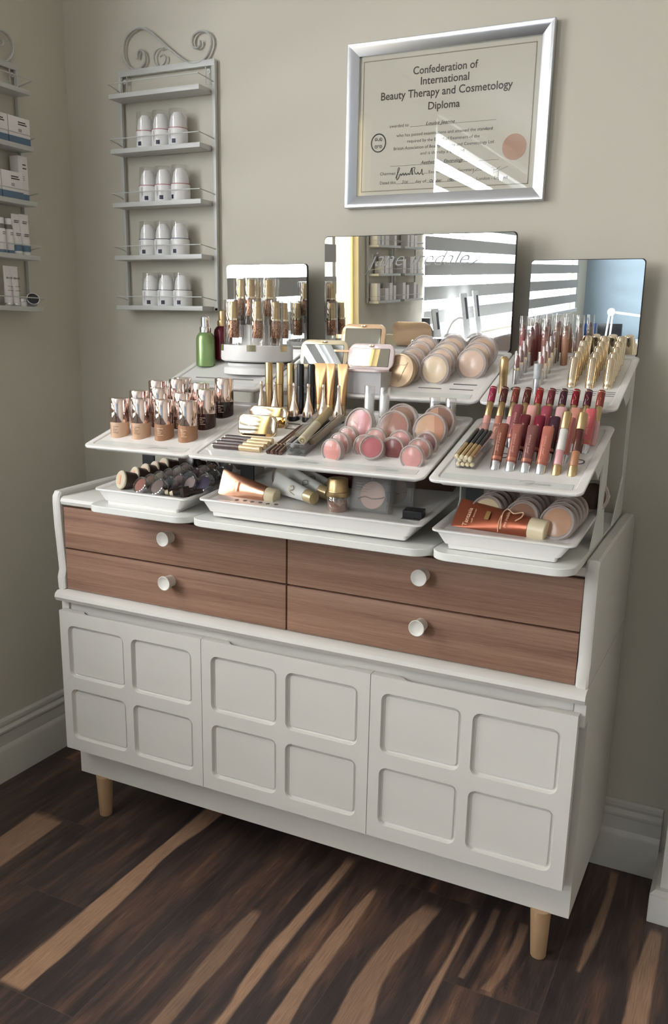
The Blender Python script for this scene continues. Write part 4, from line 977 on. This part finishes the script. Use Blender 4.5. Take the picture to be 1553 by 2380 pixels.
for k, (a, b, r, lab, m_) in enumerate((((.9965, .052, .0270), (.9840, .192, .0300), .0082, 'thick cream concealer pen lying on top of the clear box', pm('khaki_cream', srgb(196, 186, 158), .35)), ((1.0030, .075, .0150), (1.0120, .190, .0190), .0066, 'taupe concealer pen lying right of the clear box', pm('taupe_pen', srgb(140, 128, 112), .35)), ((.9770, .070, .0290), (.9650, .200, .0290), .0052, 'slim clear-capped pen on the left edge of the clear box', CLEARW))):
    p0, p1 = MIDT.pt(*a), MIDT.pt(*b); L_ = (p1 - p0).length
    t = thing('concealer_pen', lab, 'make-up pen', loc=tuple(p0), rot=up_axes(p1 - p0, (1, 0, 0)))
    part('barrel', MB().lathe([(0, 0), (r * .8, 0), (r, .002), (r, L_ * .52), (0, L_ * .52)], 24), m_, t)
    part('cap', MB().lathe([(0, L_ * .525), (r * 1.03, L_ * .525), (r * 1.03, L_ - .002), (r * .9, L_), (0, L_)], 24), pm('khaki_gold', srgb(176, 160, 118), .35, .4) if k == 0 else m_, t)
    part('ring_end', MB().lathe([(r * .35, -.0006), (r * .55, -.0006), (r * .55, 0), (r * .35, 0), (r * .35, -.0006)], 20), SATGOLD, t)
# frosted-cap sticks
for k, (x, s, h, lab) in enumerate(((1.0545, .2140, .075, 'left white lip balm stick under a frosted cap, centre tray'), (1.0885, .2080, .075, 'right white lip balm stick under a frosted cap, centre tray'), (1.1790, .2400, .050, 'left short silver stick with clear cap behind bronzers'), (1.2110, .2400, .050, 'right short silver stick with clear cap behind bronzers'))):
    t = thing('capped_stick', lab, 'make-up stick', **put(MIDT, x, s, 0)); q = h / .075
    part('inner_stick', lambda: MB().lathe([(0, -.004), (.0102, -.004), (.0104, .018 * q), (.0090, .0185 * q), (.0090, .058 * q), (.0080, .060 * q), (0, .060 * q)], 26), WHITE if k < 2 else SILVER, t, key='cap_i%g' % h)
    part('ring', lambda: MB().lathe([(.0106, .0185 * q), (.0106, .0200 * q)], 26), CHROME, t, key='cap_r%g' % h)
    part('frosted_cap', lambda: MB().lathe([(.0108, .020 * q), (.0104, .073 * q), (.0098, .075 * q), (0, .0755 * q)], 26), CLEARW, t, key='cap_c%g' % h)

# --- brush box on the right middle tray
clear_box('clear box of slim cosmetic brushes on the right middle tray', MIDT, 1.2835, 1.3190, .058, .205, .024)
bi = 0
for (dx, n_, ln, lf) in [(-.0120, .006, .11, 0), (-.004, .006, .11, 0), (.004, .006, .11, 0), (.0120, .006, .11, 0), (-.009, .0140, .11, 0), (.000, .0140, .11, 0), (.0085, .0140, .11, 0), (-.011, .0235, .120, .5), (-.002, .0235, .122, .5), (.0055, .0225, .118, .2), (.012, .021, .100, .1)]:
    p0 = MIDT.pt(1.3012 + dx, .056 - (.010 if n_ > .02 else 0), n_); p1 = MIDT.pt(1.3012 + dx + (.004 if n_ > .02 else 0), .170, n_ + (.006 if n_ > .02 else 0))
    lay = 'lower' if n_ < .01 else 'middle' if n_ < .02 else 'top'; idx = bi if bi < 4 else bi - 4 if bi < 7 else bi - 7
    t = thing('cosmetic_brush', 'slim brush with cream end in the clear box, %s layer, %s from left' % (lay, ORD[idx]), 'brush', loc=tuple(p0), rot=up_axes(p1 - p0, (1, 0, 0)), group='slim brushes in the clear box')
    part('cream_end', lambda: MB().lathe([(0, -.001), (.0028, -.0006), (.0038, .001), (.0038, .004), (0, .004)], 16), CREAM, t, key='cb_e')
    part('gold_handle', lambda: MB().lathe([(0, .004), (.0037, .004), (.0037, .050), (0, .050)], 16), SATGOLD, t, key='cb_g')
    part('black_handle', lambda: MB().lathe([(0, .050), (.0036, .050), (.0040, .095), (.0036, .108), (.0020, .1105), (0, .111)], 16), BLACK, t, key='cb_b')
    bi += 1

# --- carousel of tester bottles on the left top tray
cxy = (.7023, -.2013)
t = thing('tester_carousel', 'round white revolving stand of powder testers on the left top tray', 'display stand', (cxy[0], cxy[1], 1.1225))
def zz(l): return [(r, z - 1.1225) for r, z in l]
part('swivel_foot', MB().lathe(zz([(0, 1.108), (.074, 1.108), (.074, 1.121), (.071, 1.124), (.066, 1.126), (.066, 1.132), (.063, 1.133), (0, 1.133)]), 64), WHITE, t)
part('dark_joint', MB().lathe(zz([(0, 1.1325), (.070, 1.1325), (.074, 1.1355), (0, 1.1355)]), 64), DARKGAP, t)
part('ring_base', MB().lathe(zz([(0, 1.135), (.074, 1.135), (.0795, 1.138), (.0805, 1.143), (.0800, 1.169), (.0785, 1.1710), (.0772, 1.1710), (.0765, 1.163), (0, 1.163)]), 64), WHITE, t)
part('centre_column', MB().lathe(zz([(0, 1.160), (.0345, 1.160), (.0345, 1.2125), (.0335, 1.2140), (0, 1.2140)]), 48), WHITE, t)
nb = MB()
for a in (-42, 22, 78): arc_strip(nb, .0808, a - 7, a + 7, 1.158 - 1.1225, 1.1713 - 1.1225, n=4)
part('gold_notch', nb, GOLD, t)
GLIT = bpy.data.materials.new('bronze_glitter'); GLIT.use_nodes = True
N_, L_ = nodes(GLIT); b_ = N_['Principled BSDF']; b_.inputs['Metallic'].default_value = .6; b_.inputs['Roughness'].default_value = .3
vo = N_.new('ShaderNodeTexVoronoi'); vo.inputs['Scale'].default_value = 900; tc_ = N_.new('ShaderNodeTexCoord'); L_.new(tc_.outputs['Object'], vo.inputs['Vector'])
rp = N_.new('ShaderNodeValToRGB'); rp.color_ramp.elements[0].color = (*srgb(78, 40, 32), 1); rp.color_ramp.elements[1].color = (*srgb(216, 160, 120), 1); rp.color_ramp.elements[0].position = .25; rp.color_ramp.elements[1].position = .95
sx_ = N_.new('ShaderNodeSeparateColor'); L_.new(vo.outputs['Color'], sx_.inputs[0]); L_.new(sx_.outputs[0], rp.inputs[0]); L_.new(rp.outputs[0], b_.inputs['Base Color'])
def tester(a, rad, z, label, glass=True):
    x, y = cxy[0] + rad * math.sin(R(a)), cxy[1] - rad * math.cos(R(a))
    t = thing('powder_tester', label, 'tester bottle', (x, y, z), (0, 0, R(a * .3)), 'powder testers on the carousel')
    part('clear_tube', lambda: MB().lathe([(0, 0), (.0160, 0), (.0164, .001), (.0164, .0970), (.0158, .0985), (0, .0985)], 28), clear('tester_plastic', (.97, .965, .95), .09, .02, .65), t, key='ts_t')
    part('powder_fill', lambda: MB().lathe([(0, .018), (.0112, .018), (.0116, .020), (.0116, .0525), (.0105, .055), (0, .055)], 24), GLIT, t, key='ts_p')
    part('gold_collar', lambda: MB().lathe([(0, .055), (.0122, .055), (.0122, .0590), (0, .0590)], 24), PALEGOLD, t, key='ts_c')
    part('gold_cap', lambda: MB().lathe([(0, .059), (.0098, .059), (.0098, .0820), (.0090, .0825), (.0090, .0935), (.0084, .0945), (0, .0945)], 24), SATGOLD, t, key='ts_g')
for k, a in enumerate((-68, -30, 32, 74, 118, 165, 212, 250)):
    tester(a, .0585, 1.1635 + .0045, 'clear powder tester with gold cap, lower ring of carousel, %s' % ['front far left', 'front left', 'front right', 'far right', 'right rear', 'rear', 'left rear', 'far left rear'][k])
for k, a in enumerate((-48, 8, 75, 145, 215, 280)):
    tester(a, .0250 if 0 else .0240 + .0110, 1.2145, 'clear powder tester with gold cap, upper tier of carousel, %s' % ['front left', 'front', 'right', 'right rear', 'left rear', 'left'][k])

def spray(label, T, x, s, body, cap, colr):
    t = thing('spray_bottle', label, 'bottle', **put(T, x, s, 0))
    part('body', MB().lathe([(0, 0), (.0200, 0), (.0215, .0015), (.0218, .006), (.0216, .060), (.0200, .068), (.0150, .0745), (.0120, .0765), (0, .0765)], 36), body, t)
    part('collar', MB().lathe([(0, .0755), (.0130, .0755), (.0132, .086), (.0120, .0885), (0, .0885)], 28), cap, t)
    part('nozzle_cap', MB().lathe([(0, .088), (.0098, .088), (.0096, .1090), (.0080, .1110), (0, .1110)], 28), cap, t)
spray('green metallic spray bottle with silver top, left of the carousel', TOPT, .5690, .1175, pm('green_metallic', srgb(140, 166, 112), .28, .55), CHROME, None)
spray('dark red spray bottle with gold top behind the green one', TOPT, .5900, .1610, pm('wine_metallic', srgb(92, 10, 30), .2, .3), SATGOLD, None)

# --- open mirror compacts on a clear riser
t = thing('clear_riser', 'frosted clear two-step riser under the open mirror compacts', 'riser', (.955, -.26, 1.128))
part('block', MB().prism([(-.055, -.0425), (-.055, 0), (.0300, 0), (.0300, -.0125)], -.110, .100, 'x'), pm('riser_plastic', srgb(214, 212, 214), .35, 0, .5, alpha=.62), t)
part('rear_block', MB().prism([(.0315, -.0115), (.0315, .034), (.075, .034), (.075, .0045)], -.050, .065, 'x'), pm('riser_plastic', srgb(214, 212, 214), .35, 0, .5, alpha=.62), t)
PINKW = pm('pearl_pink_case', srgb(222, 204, 204), .25, .2)
def open_compact(label, cx, y, z, w_, h, m_, yaw, tilt, back=True):
    t = thing('mirror_compact', label, 'compact', (cx, y, z), (0, 0, R(yaw)))
    def rg(i, yy, z0=0, zo=0): return [(p[0], yy - p[1] * math.tan(R(-tilt)), p[1] + zo) for p in rrect(-w_ + i, w_ - i, .001 + i, h - i, .018, 0, 7)]
    part('lid', MB().loft([rg(.002, .005), rg(0, .004), rg(0, 0), rg(.0015, -.0012)]), m_, t, smooth=40)
    def mg(i, yy): return [(p[0], yy - p[1] * math.tan(R(-tilt)), p[1]) for p in rrect(-w_ + .009 + i, w_ - .009 - i, .008 + i, h - .009 - i, .002, 0, 2)]
    part('mirror_rim', MB().loft([mg(0, -.0010), mg(0, -.0016)]), BLACK, t, smooth=0)
    part('mirror', MB().loft([mg(.0009, -.0012), mg(.0009, -.0020)]), MIRROR, t, smooth=0)
    part('base', MB().loft([rrect(-w_, w_, -.052, -.002, .014, zz_, 6) for zz_ in (-.0005 + .0005, .0040)]), m_, t)
    part('catch', MB().box(-.005, .005, -.0045 + h * math.tan(R(tilt)) * 1, -.001 + h * math.tan(R(tilt)), h - .006, h - .002, .0006), PALEGOLD, t)
open_compact('open cream-gold mirror compact, left front on the clear riser', .8990, -.262, 1.1285, .0530, .0580, pm('cream_pearl', srgb(226, 212, 180), .25, .3), 6, 12)
open_compact('open pearl pink mirror compact, right front on the clear riser', 1.0080, -.268, 1.1285, .0520, .0530, PINKW, -3, 12)
open_compact('open peach-gold mirror compact on the rear step of the riser', .9600, -.202, 1.1635, .0500, .0570, pm('peach_pearl', srgb(232, 196, 160), .22, .35), 2, 12)
t = thing('clear_jar', 'clear jar with silver lid behind the left powder column', 'jar', **put(TOPT, 1.0620, .215, 0, n=-.002))
part('glass', MB().lathe([(0, 0), (.0200, 0), (.0210, .002), (.0210, .022), (0, .022)], 32), CLEARW, t)
part('lid', MB().lathe([(0, .0225), (.0215, .0225), (.0215, .036), (.0205, .037), (0, .037)], 32), CHROME, t)

# --- lower left tray: eye shadow pots, gold lids, brushes
TL = LOW['L']
for k, (x, s, hh) in enumerate(((.5530, .0300, .0195), (.5480, .0800, .0175), (.5530, .1080, .0180), (.5590, .1330, .0180), (.5640, .1600, .0190))):
    t = thing('gold_ended_pot', 'round cream pot with mirror gold lid facing forward, %s from the front' % ORD[k], 'pot', loc=tuple(TL.pt(x, s, hh - .0035)), rot=(R(90 - 12), 0, R(-22)), group='gold lidded pots on the lower left tray')
    part('barrel', lambda: MB().lathe([(0, -.030), (hh * .92, -.030), (hh * .97, 0), (0, 0)], 32), colmat('dark_umber', (72, 56, 48), .3), t, key='ge%g' % hh)
    part('orange_sticker', lambda: MB().box(-hh * .22, hh * .18, -hh * .5, hh * .5, .0036, .0039), pm('orange_sticker', srgb(226, 160, 120), .5), t, key='gst%g' % hh)
    part('gold_lid', lambda: MB().lathe([(0, .0030), (hh * .35, .0034), (hh * .93, .0024), (hh, .0008), (hh, -.002), (0, -.002)], 36), pm('champagne_mirror', srgb(238, 224, 200), .22, .35), t, key='gl%g' % hh)
SH = {'terracotta': (150, 92, 80), 'taupe': (112, 94, 88), 'brown': (110, 84, 66), 'olive': (120, 116, 98), 'grey brown': (96, 84, 84), 'stone': (140, 128, 122), 'dark green': (62, 70, 70), 'mink': (134, 112, 108), 'slate': (84, 92, 98), 'plum': (88, 70, 76), 'pale pink': (168, 148, 144), 'purple': (72, 62, 90), 'dark grey': (72, 66, 66), 'charcoal': (66, 60, 62)}
POT = [(.6096, .0120, 'terracotta'), (.6530, .0100, 'taupe'), (.6104, .0400, 'brown'), (.6120, .0670, 'olive'), (.6180, .0930, 'grey brown'), (.6205, .1200, 'stone'), (.6590, .0390, 'dark green'), (.6640, .0650, 'mink'), (.6680, .0910, 'slate'), (.6690, .1170, 'plum'), (.6700, .1430, 'mink'),
       (.7080, .0640, 'pale pink'), (.7090, .0950, 'stone'), (.7100, .1220, 'dark grey'), (.7120, .1500, 'charcoal'), (.7210, .0340, 'purple'), (.6705, .1700, 'brown'), (.7120, .1780, 'plum'), (.6210, .1480, 'taupe')]
POT[15] = (.7290, .0900 - .026, 'purple'); POT[11] = (.6985, .0600, 'pale pink')
for k, (x, s, c) in enumerate(POT):
    disc('small round %s eye shadow pot, %s row, %s from the front' % (c, 'left' if x < .63 else 'middle' if x < .68 else 'right', ORD[min(int(s / .027), 6)]), TL, x, s, .0180 if k not in (1, 15) else .0195, [powder('sh_' + c.replace(' ', '_'), SH[c])], 34, -12, .016, 'eye shadow pots on the lower left tray', n=-.004, name='eye_shadow_pot')
for k, (a, b, lab) in enumerate((((.6760, .020, .004), (.7150, .048, .010), 'dark brush with cream end, left of the pair on the lower left tray'), ((.6900, .017, .004), (.7290, .040, .010), 'dark brush with cream end, right of the pair on the lower left tray'))):
    p0, p1 = TL.pt(*a), TL.pt(*b); t = thing('cosmetic_brush', lab, 'brush', loc=tuple(p0), rot=up_axes(p1 - p0, (0, 1, 0)))
    part('cream_end', lambda: MB().lathe([(0, -.0045), (.0035, -.0035), (.0052, 0), (.0052, .003), (0, .003)], 18), CREAM, t, key='b2e')
    part('handle', lambda: MB().lathe([(0, .003), (.0054, .003), (.0058, .030), (.0050, .045), (0, .047)], 18), colmat('espresso', (44, 30, 26), .3), t, key='b2h')
for k, (a, b, lab) in enumerate((((.7080, .022, .004), (.7420, .052, .006), 'dark brown brush head lying at right of the lower left tray'), ((.6320, .215, .006), (.6080, .185, .060), 'leaning dark brush behind the pots, nearer the black upright'), ((.6650, .205, .006), (.6580, .185, .060), 'upright dark fan brush behind the pots'))):
    p0, p1 = TL.pt(*a), TL.pt(*b); t = thing('kabuki_brush', lab, 'brush', loc=tuple(p0), rot=up_axes(p1 - p0, (0, 1, 0)))
    q = (p1 - p0).length
    part('bristles', MB().lathe([(0, 0), (.0100, 0), (.0125, q * .12), (.0085, q * .38), (0, q * .38)], 20), colmat('bristle_brown', (52, 38, 34), .8), t)
    part('handle', MB().lathe([(0, q * .38), (.0072, q * .38), (.0050, q * .6), (.0042, q), (0, q)], 18), colmat('espresso', (44, 30, 26), .3), t)
t = thing('makeup_lid', 'large dark round pot standing behind the gold lidded pots', 'pot', loc=tuple(TL.pt(.5980, .205, .022)), rot=(R(80), 0, R(-15)))
part('barrel', MB().lathe([(0, -.014), (.026, -.014), (.027, -.010), (.027, .006), (.024, .008), (0, .008)], 36), colmat('espresso', (44, 30, 26), .3), t)
for k, (x, s, c) in enumerate(((.7060, .245, 'mink'), (.7420 - .006, .250, 'stone'), (.6700, .240, 'plum'))):
    disc('clear shadow pot leaning in a clear bag, back of lower left tray, %s from left' % ['second', 'third', 'first'][k], TL, x, s, .022, [powder('sh_' + c.replace(' ', '_'), SH[c])], 10, -8, .016, 'spare pots at the back of the lower left tray', name='eye_shadow_pot')

# --- lower centre tray
TC = LOW['C']
def lying_tube(label, cap_c, crimp_c, xdir, L, wc, rr, capL, capr, body_m, cap_m, name='squeeze_tube', group=None):
    t = thing(name, label, 'tube', loc=tuple(cap_c), rot=up_axes(Vector(crimp_c) - Vector(cap_c), xdir), group=group)
    b_, c_ = crimp_tube(L, wc, rr, capL, capr, 28)
    part('body', b_, body_m, t); part('cap', c_, cap_m, t)
    return t
t = lying_tube('copper foil tube with cream cap lying at the left of the centre lower tray', (.9110, -.472, .8905), (.7810, -.468, .9060), (.02, .012, .05), .127, .054, .0155, .022, .0150, COPPER, CREAM)
part('label_patch', MB().box(-.010, .010, -.0135, -.0131, .088, .096, .0003), pm('pale_copper', srgb(235, 190, 150), .3, .8), t)
WT = pm('white_satin_tube', srgb(222, 222, 218), .3)
CHAMP = pm('champagne_cap', srgb(214, 194, 152), .3, .5)
for k, (a, b, lab) in enumerate((((.9960, .052, .0110), (.8800, .100, .0210), 'white script-marked tube with champagne cap, front of the pile'), ((1.0080, .090, .0110), (.8950, .128, .0280), 'white tube with champagne cap, second in the pile'), ((1.0060, .128, .0110), (.8900, .160, .0260), 'white tube with champagne cap, third in the pile'))):
    t = lying_tube(lab, TC.pt(*a), TC.pt(*b), (.05, .3, 1), .120, .040, .0125, .022, .0125, WT, CHAMP, group='white tubes on the centre lower tray')
    part('print', MB().tube(smooth_path([(-.008, -.0105, .045), (-.004, -.0118, .060), (.004, -.0118, .064), (.008, -.0105, .055), (.002, -.012, .050), (-.002, -.012, .058)], 5), .0007, 5), SATGOLD if k == 0 else pm('grey_print', srgb(120, 118, 125), .6), t)
t = thing('powder_jar', 'clear powder jar with tall satin gold lid on the centre lower tray', 'jar', **put(TC, 1.0480, .0455, 0))
part('glass', MB().lathe([(0, -.004), (.0190, -.004), (.0205, 0), (.0205, .024), (.0195, .026), (0, .026)], 36), clear('jar_glass', (.95, .93, .92), .14, .03, .7), t)
part('powder_fill', MB().lathe([(0, -.003), (.0175, -.003), (.0180, .0), (.0180, .016), (0, .0175)], 32), powder('jar', (160, 120, 100)), t)
part('lid', MB().lathe([(0, .0255), (.0213, .0255), (.0216, .027), (.0214, .0335), (.0206, .0345), (.0204, .036), (.0188, .0570), (.0175, .0590), (0, .0600)], 36), SATGOLD, t)
def clamshell(label, x, s, cols, yaw):
    t = thing('clamshell_pack', label, 'clear pack', **put(TC, x, s, 12, yaw), group='clear packs on the centre lower tray')
    part('plastic_shell', MB().box(-.040, .040, -.010, .006, 0, .064, .002).box(-.036, .036, -.0112, -.010, .004, .060, .0004).box(.0395, .041, -.012, .010, 0, .066, .0005), pm('shell_plastic', srgb(176, 176, 176), .3, 0, .35, alpha=.17), t)
    RM = Matrix.Translation((0.002, 0, .031)) @ Matrix.Rotation(R(90), 4, 'X')
    part('powder', MB().lathe([(0, .0040), (.0245, .0040), (.0255, .0025), (0, .0025)], 36, mat=RM), cols, t)
    part('gold_band', MB().tube(smooth_path([(-.026, -.0060, .022), (-.012, -.0060, .027), (.004, -.0060, .0245), (.020, -.0060, .027), (.027, -.0060, .030)], 5), .0013, 5), GOLD, t)
    m = MB()
    for k in range(4): m.box(-.030, -.002 - .004 * (k % 2), -.0114, -.0112, .050 - .005 * k, .0512 - .005 * k)
    part('print', m, pm('faded_ink', srgb(140, 130, 120), .7), t)
clamshell('clear pack with pink puff, front one on the centre lower tray', 1.1120, .0520, powder('puff_pink', (232, 184, 162)), -3)
clamshell('clear pack with tan puff, behind the pink one', 1.1370, .0950, powder('puff_tan', (180, 140, 106)), 10)
t = thing('sharpener', 'small black double pencil sharpener on the centre lower tray', 'sharpener', loc=tuple(TC.pt(1.2010 - .004, .056, -.003)), rot=(R(6), 0, R(4)))
part('body', MB().box(-.018, .018, -.014, .012, 0, .014, .0012), BLACK, t)
part('blade_holes', MB().lathe([(0, 0), (.0045, 0), (.0045, .0006), (0, .0006)], 16, mat=Matrix.Translation((-.006, 0, .0137))).lathe([(0, 0), (.0045, 0), (.0045, .0006), (0, .0006)], 16, mat=Matrix.Translation((.008, 0, .0137))), pm('dull_steel', srgb(70, 70, 74), .4, .8), t)
disc('round white powder compact in a clear bag, behind the copper tube', TC, .8780, .130, .0300, [powder('chalk', (214, 208, 192))], 22, -14, .016, None)
t = thing('carton', 'dark red carton lying behind the white tubes', 'box', loc=tuple(TC.pt(.9650, .215, -.003)), rot=(R(10), 0, R(-12)))
part('box_body', MB().box(-.075, .075, -.018, .018, 0, .034, .001), colmat('wine_card', (74, 24, 32), .45), t)
part('stripes', MB().box(-.0755, -.040, -.0185, -.018, .020, .023).box(-.0755, -.040, -.0185, -.018, .010, .013), SATGOLD, t)
t = thing('carton', 'brown carton lying at the right rear of the centre lower tray', 'box', loc=tuple(TC.pt(1.1500, .255, -.003)), rot=(R(8), 0, R(6)))
part('box_body', MB().box(-.055, .055, -.020, .020, 0, .030, .001), colmat('brown_card', (86, 60, 42), .5), t)

# --- lower right tray
TR_ = LOW['R']
BRZ = [(168, 128, 100), (150, 108, 84), (128, 88, 68), (108, 70, 54), (92, 58, 44), (120, 84, 64)]
for ci, (x, ss) in enumerate(((1.3270, (.0560, .078, .100, .122, .144)), (1.3905, (.0500, .072, .092, .112, .132, .152)), (1.4525, (.0430, .063, .083, .103, .123)))):
    for k, s in enumerate(ss):
        rgb = (206, 184, 146) if ci == 0 and k == 0 else BRZ[(k + 1) % 6] if ci == 1 else ((190, 142, 108) if k == 0 else BRZ[(k + 2) % 6])
        disc('round bronzer compact on the lower right tray, %s column, %s from the front' % (['left', 'middle', 'right'][ci], ORD[k]), TR_, x + .0012 * k, s, .0300, [powder('b%d_%d_%d' % rgb, rgb)], 20, -6, .0135, 'bronzer compacts on the lower right tray', n=-.008)
disc('single dark bronzer compact at the far right rear, beyond the upright', TR_, 1.4800, .215, .0300, [powder('b_dark', (100, 66, 50))], 14, 10, .0135, None, n=-.006)
t = lying_tube('orange metallic self tan tube with cream cap lying on the lower right tray', (1.4400, -.487, .8885), (1.2780, -.470, .9010), (.02, .035, .045), .160, .056, .0185, .030, .0185, ORANGE, CREAM)
def tubetext(items):
    m = text_mb(items)
    return m
m = tubetext([('Tantasia', -.008, .136, .036, .0080, 'c', 0, -.0075, .01), ('self tanner', -.004, .128, .028, .0034, 'c', 0, -.0085), ('jane iredale', -.002, .066, .030, .0050, 'c', .2, -.0165, .005)])
m.tube(smooth_path([(-.020, -.0135, .074), (-.006, -.0172, .076), (.010, -.0160, .078), (.020, -.0120, .074), (.012, -.0170, .060), (.018, -.0150, .046), (.008, -.0182, .044), (-.002, -.0190, .052)], 6), .0011, 5)
m.tube(smooth_path([(-.024, -.0080, .078), (-.010, -.0150, .080), (.004, -.0165, .079)], 5), .0008, 5)
part('print', m, pm('pale_peach_print', srgb(236, 196, 160), .4), t, smooth=0)
part('label_patch', MB().box(-.008, .008, -.0135, -.0128, .100, .108, .0003), pm('olive_patch', srgb(150, 120, 72), .4), t)

# things on the far side of the room that the mirrors show
t = thing('work_desk', 'white desk with dark screens in the far corner, seen only in the mirrors', 'desk', (0.75, -6.85, 0))
part('desk_top', MB().box(-.70, .70, -.35, .35, .67, .70, .003), WHITE, t)
for x in (-.66, .66): part('leg', MB().box(x - .02, x + .02, -.3, .3, 0, .67), WHITE, t)
for k, (xa, xb, m_) in enumerate(((.07, .205, pm('blue_screen', srgb(40, 60, 110), .2)), (.22, .445, BLACK))):
    t = thing('monitor', '%s monitor on the desk in the far corner' % ['small blue', 'black'][k], 'monitor', ((xa + xb) / 2, -6.9, .70), group='monitors on the far desk')
    part('screen', MB().box((xa - xb) / 2, (xb - xa) / 2, -.015, .015, .02, .158, .004), m_, t); part('foot', MB().box(-.05, .05, -.05, .05, 0, .01).box(-.015, .015, -.01, .01, .01, .03), BLACK, t)
t = thing('arm_lamp', 'white jointed arm lamp in the far corner, seen in the right mirror', 'lamp', (.335, -6.78, .70))
part('arm', MB().tube([(-.02, 0, 0), (.005, 0, .27)], .009, 10).tube([(.02, 0, 0), (.035, 0, .27)], .009, 10).tube([(.02, 0, .27), (.30, 0, .235)], .012, 10), WHITE, t)
part('joint', MB().lathe([(0, -.02), (.035, -.02), (.035, .02), (0, .02)], 24, mat=Matrix.Translation((.02, 0, .27)) @ Matrix.Rotation(R(90), 4, 'X')), WHITE, t)
part('head', MB().lathe([(0, -.02), (.08, -.02), (.08, .01), (0, .02)], 24, mat=Matrix.Translation((.36, 0, .23))), WHITE, t)

# small things standing on the long window sill, caught by the big mirror
def sill(name, label, cat, y, x=.12): return thing(name, label, cat, (x, y, .950), (0, 0, R(90)))
t = sill('pump_bottle', 'dark grey bottle on the sill of the long window', 'bottle', -2.52)
part('body', MB().lathe([(0, 0), (.042, 0), (.042, .09), (.022, .125), (.022, .16), (0, .16)], 28), colmat('smoky_grey', (96, 100, 104), .3), t)
for k, (y, h, w_) in enumerate(((-2.72, .20, .05), (-3.22, .27, .06), (-3.45, .28, .05))):
    t = sill('leaflet_stand', 'upright printed leaflet on the window sill, %s from the cabinet' % ORD[k], 'leaflet', y)
    part('card', MB().box(-w_, w_, -.004, .002, .01, h, .0006, mat=Matrix.Rotation(R(-8), 4, 'X')), WHITE, t)
    part('dark_print', MB().box(-w_ * .7, -w_ * .1, -.0052, -.0042, h * .45, h * .9, mat=Matrix.Rotation(R(-8), 4, 'X')), colmat('print_dark', (70, 60, 66), .5), t)
t = sill('desk_lamp', 'white curved lamp arm on the sill of the long window', 'lamp', -2.90)
part('arm', MB().tube(smooth_path([(.10, 0, .01), (.06, 0, .06), (-.02, 0, .115), (-.12, 0, .135), (-.2, 0, .13)], 6), .010, 10), WHITE, t)
part('foot', MB().lathe([(0, 0), (.04, 0), (.04, .012), (0, .012)], 24, mat=Matrix.Translation((.10, 0, 0))), WHITE, t)
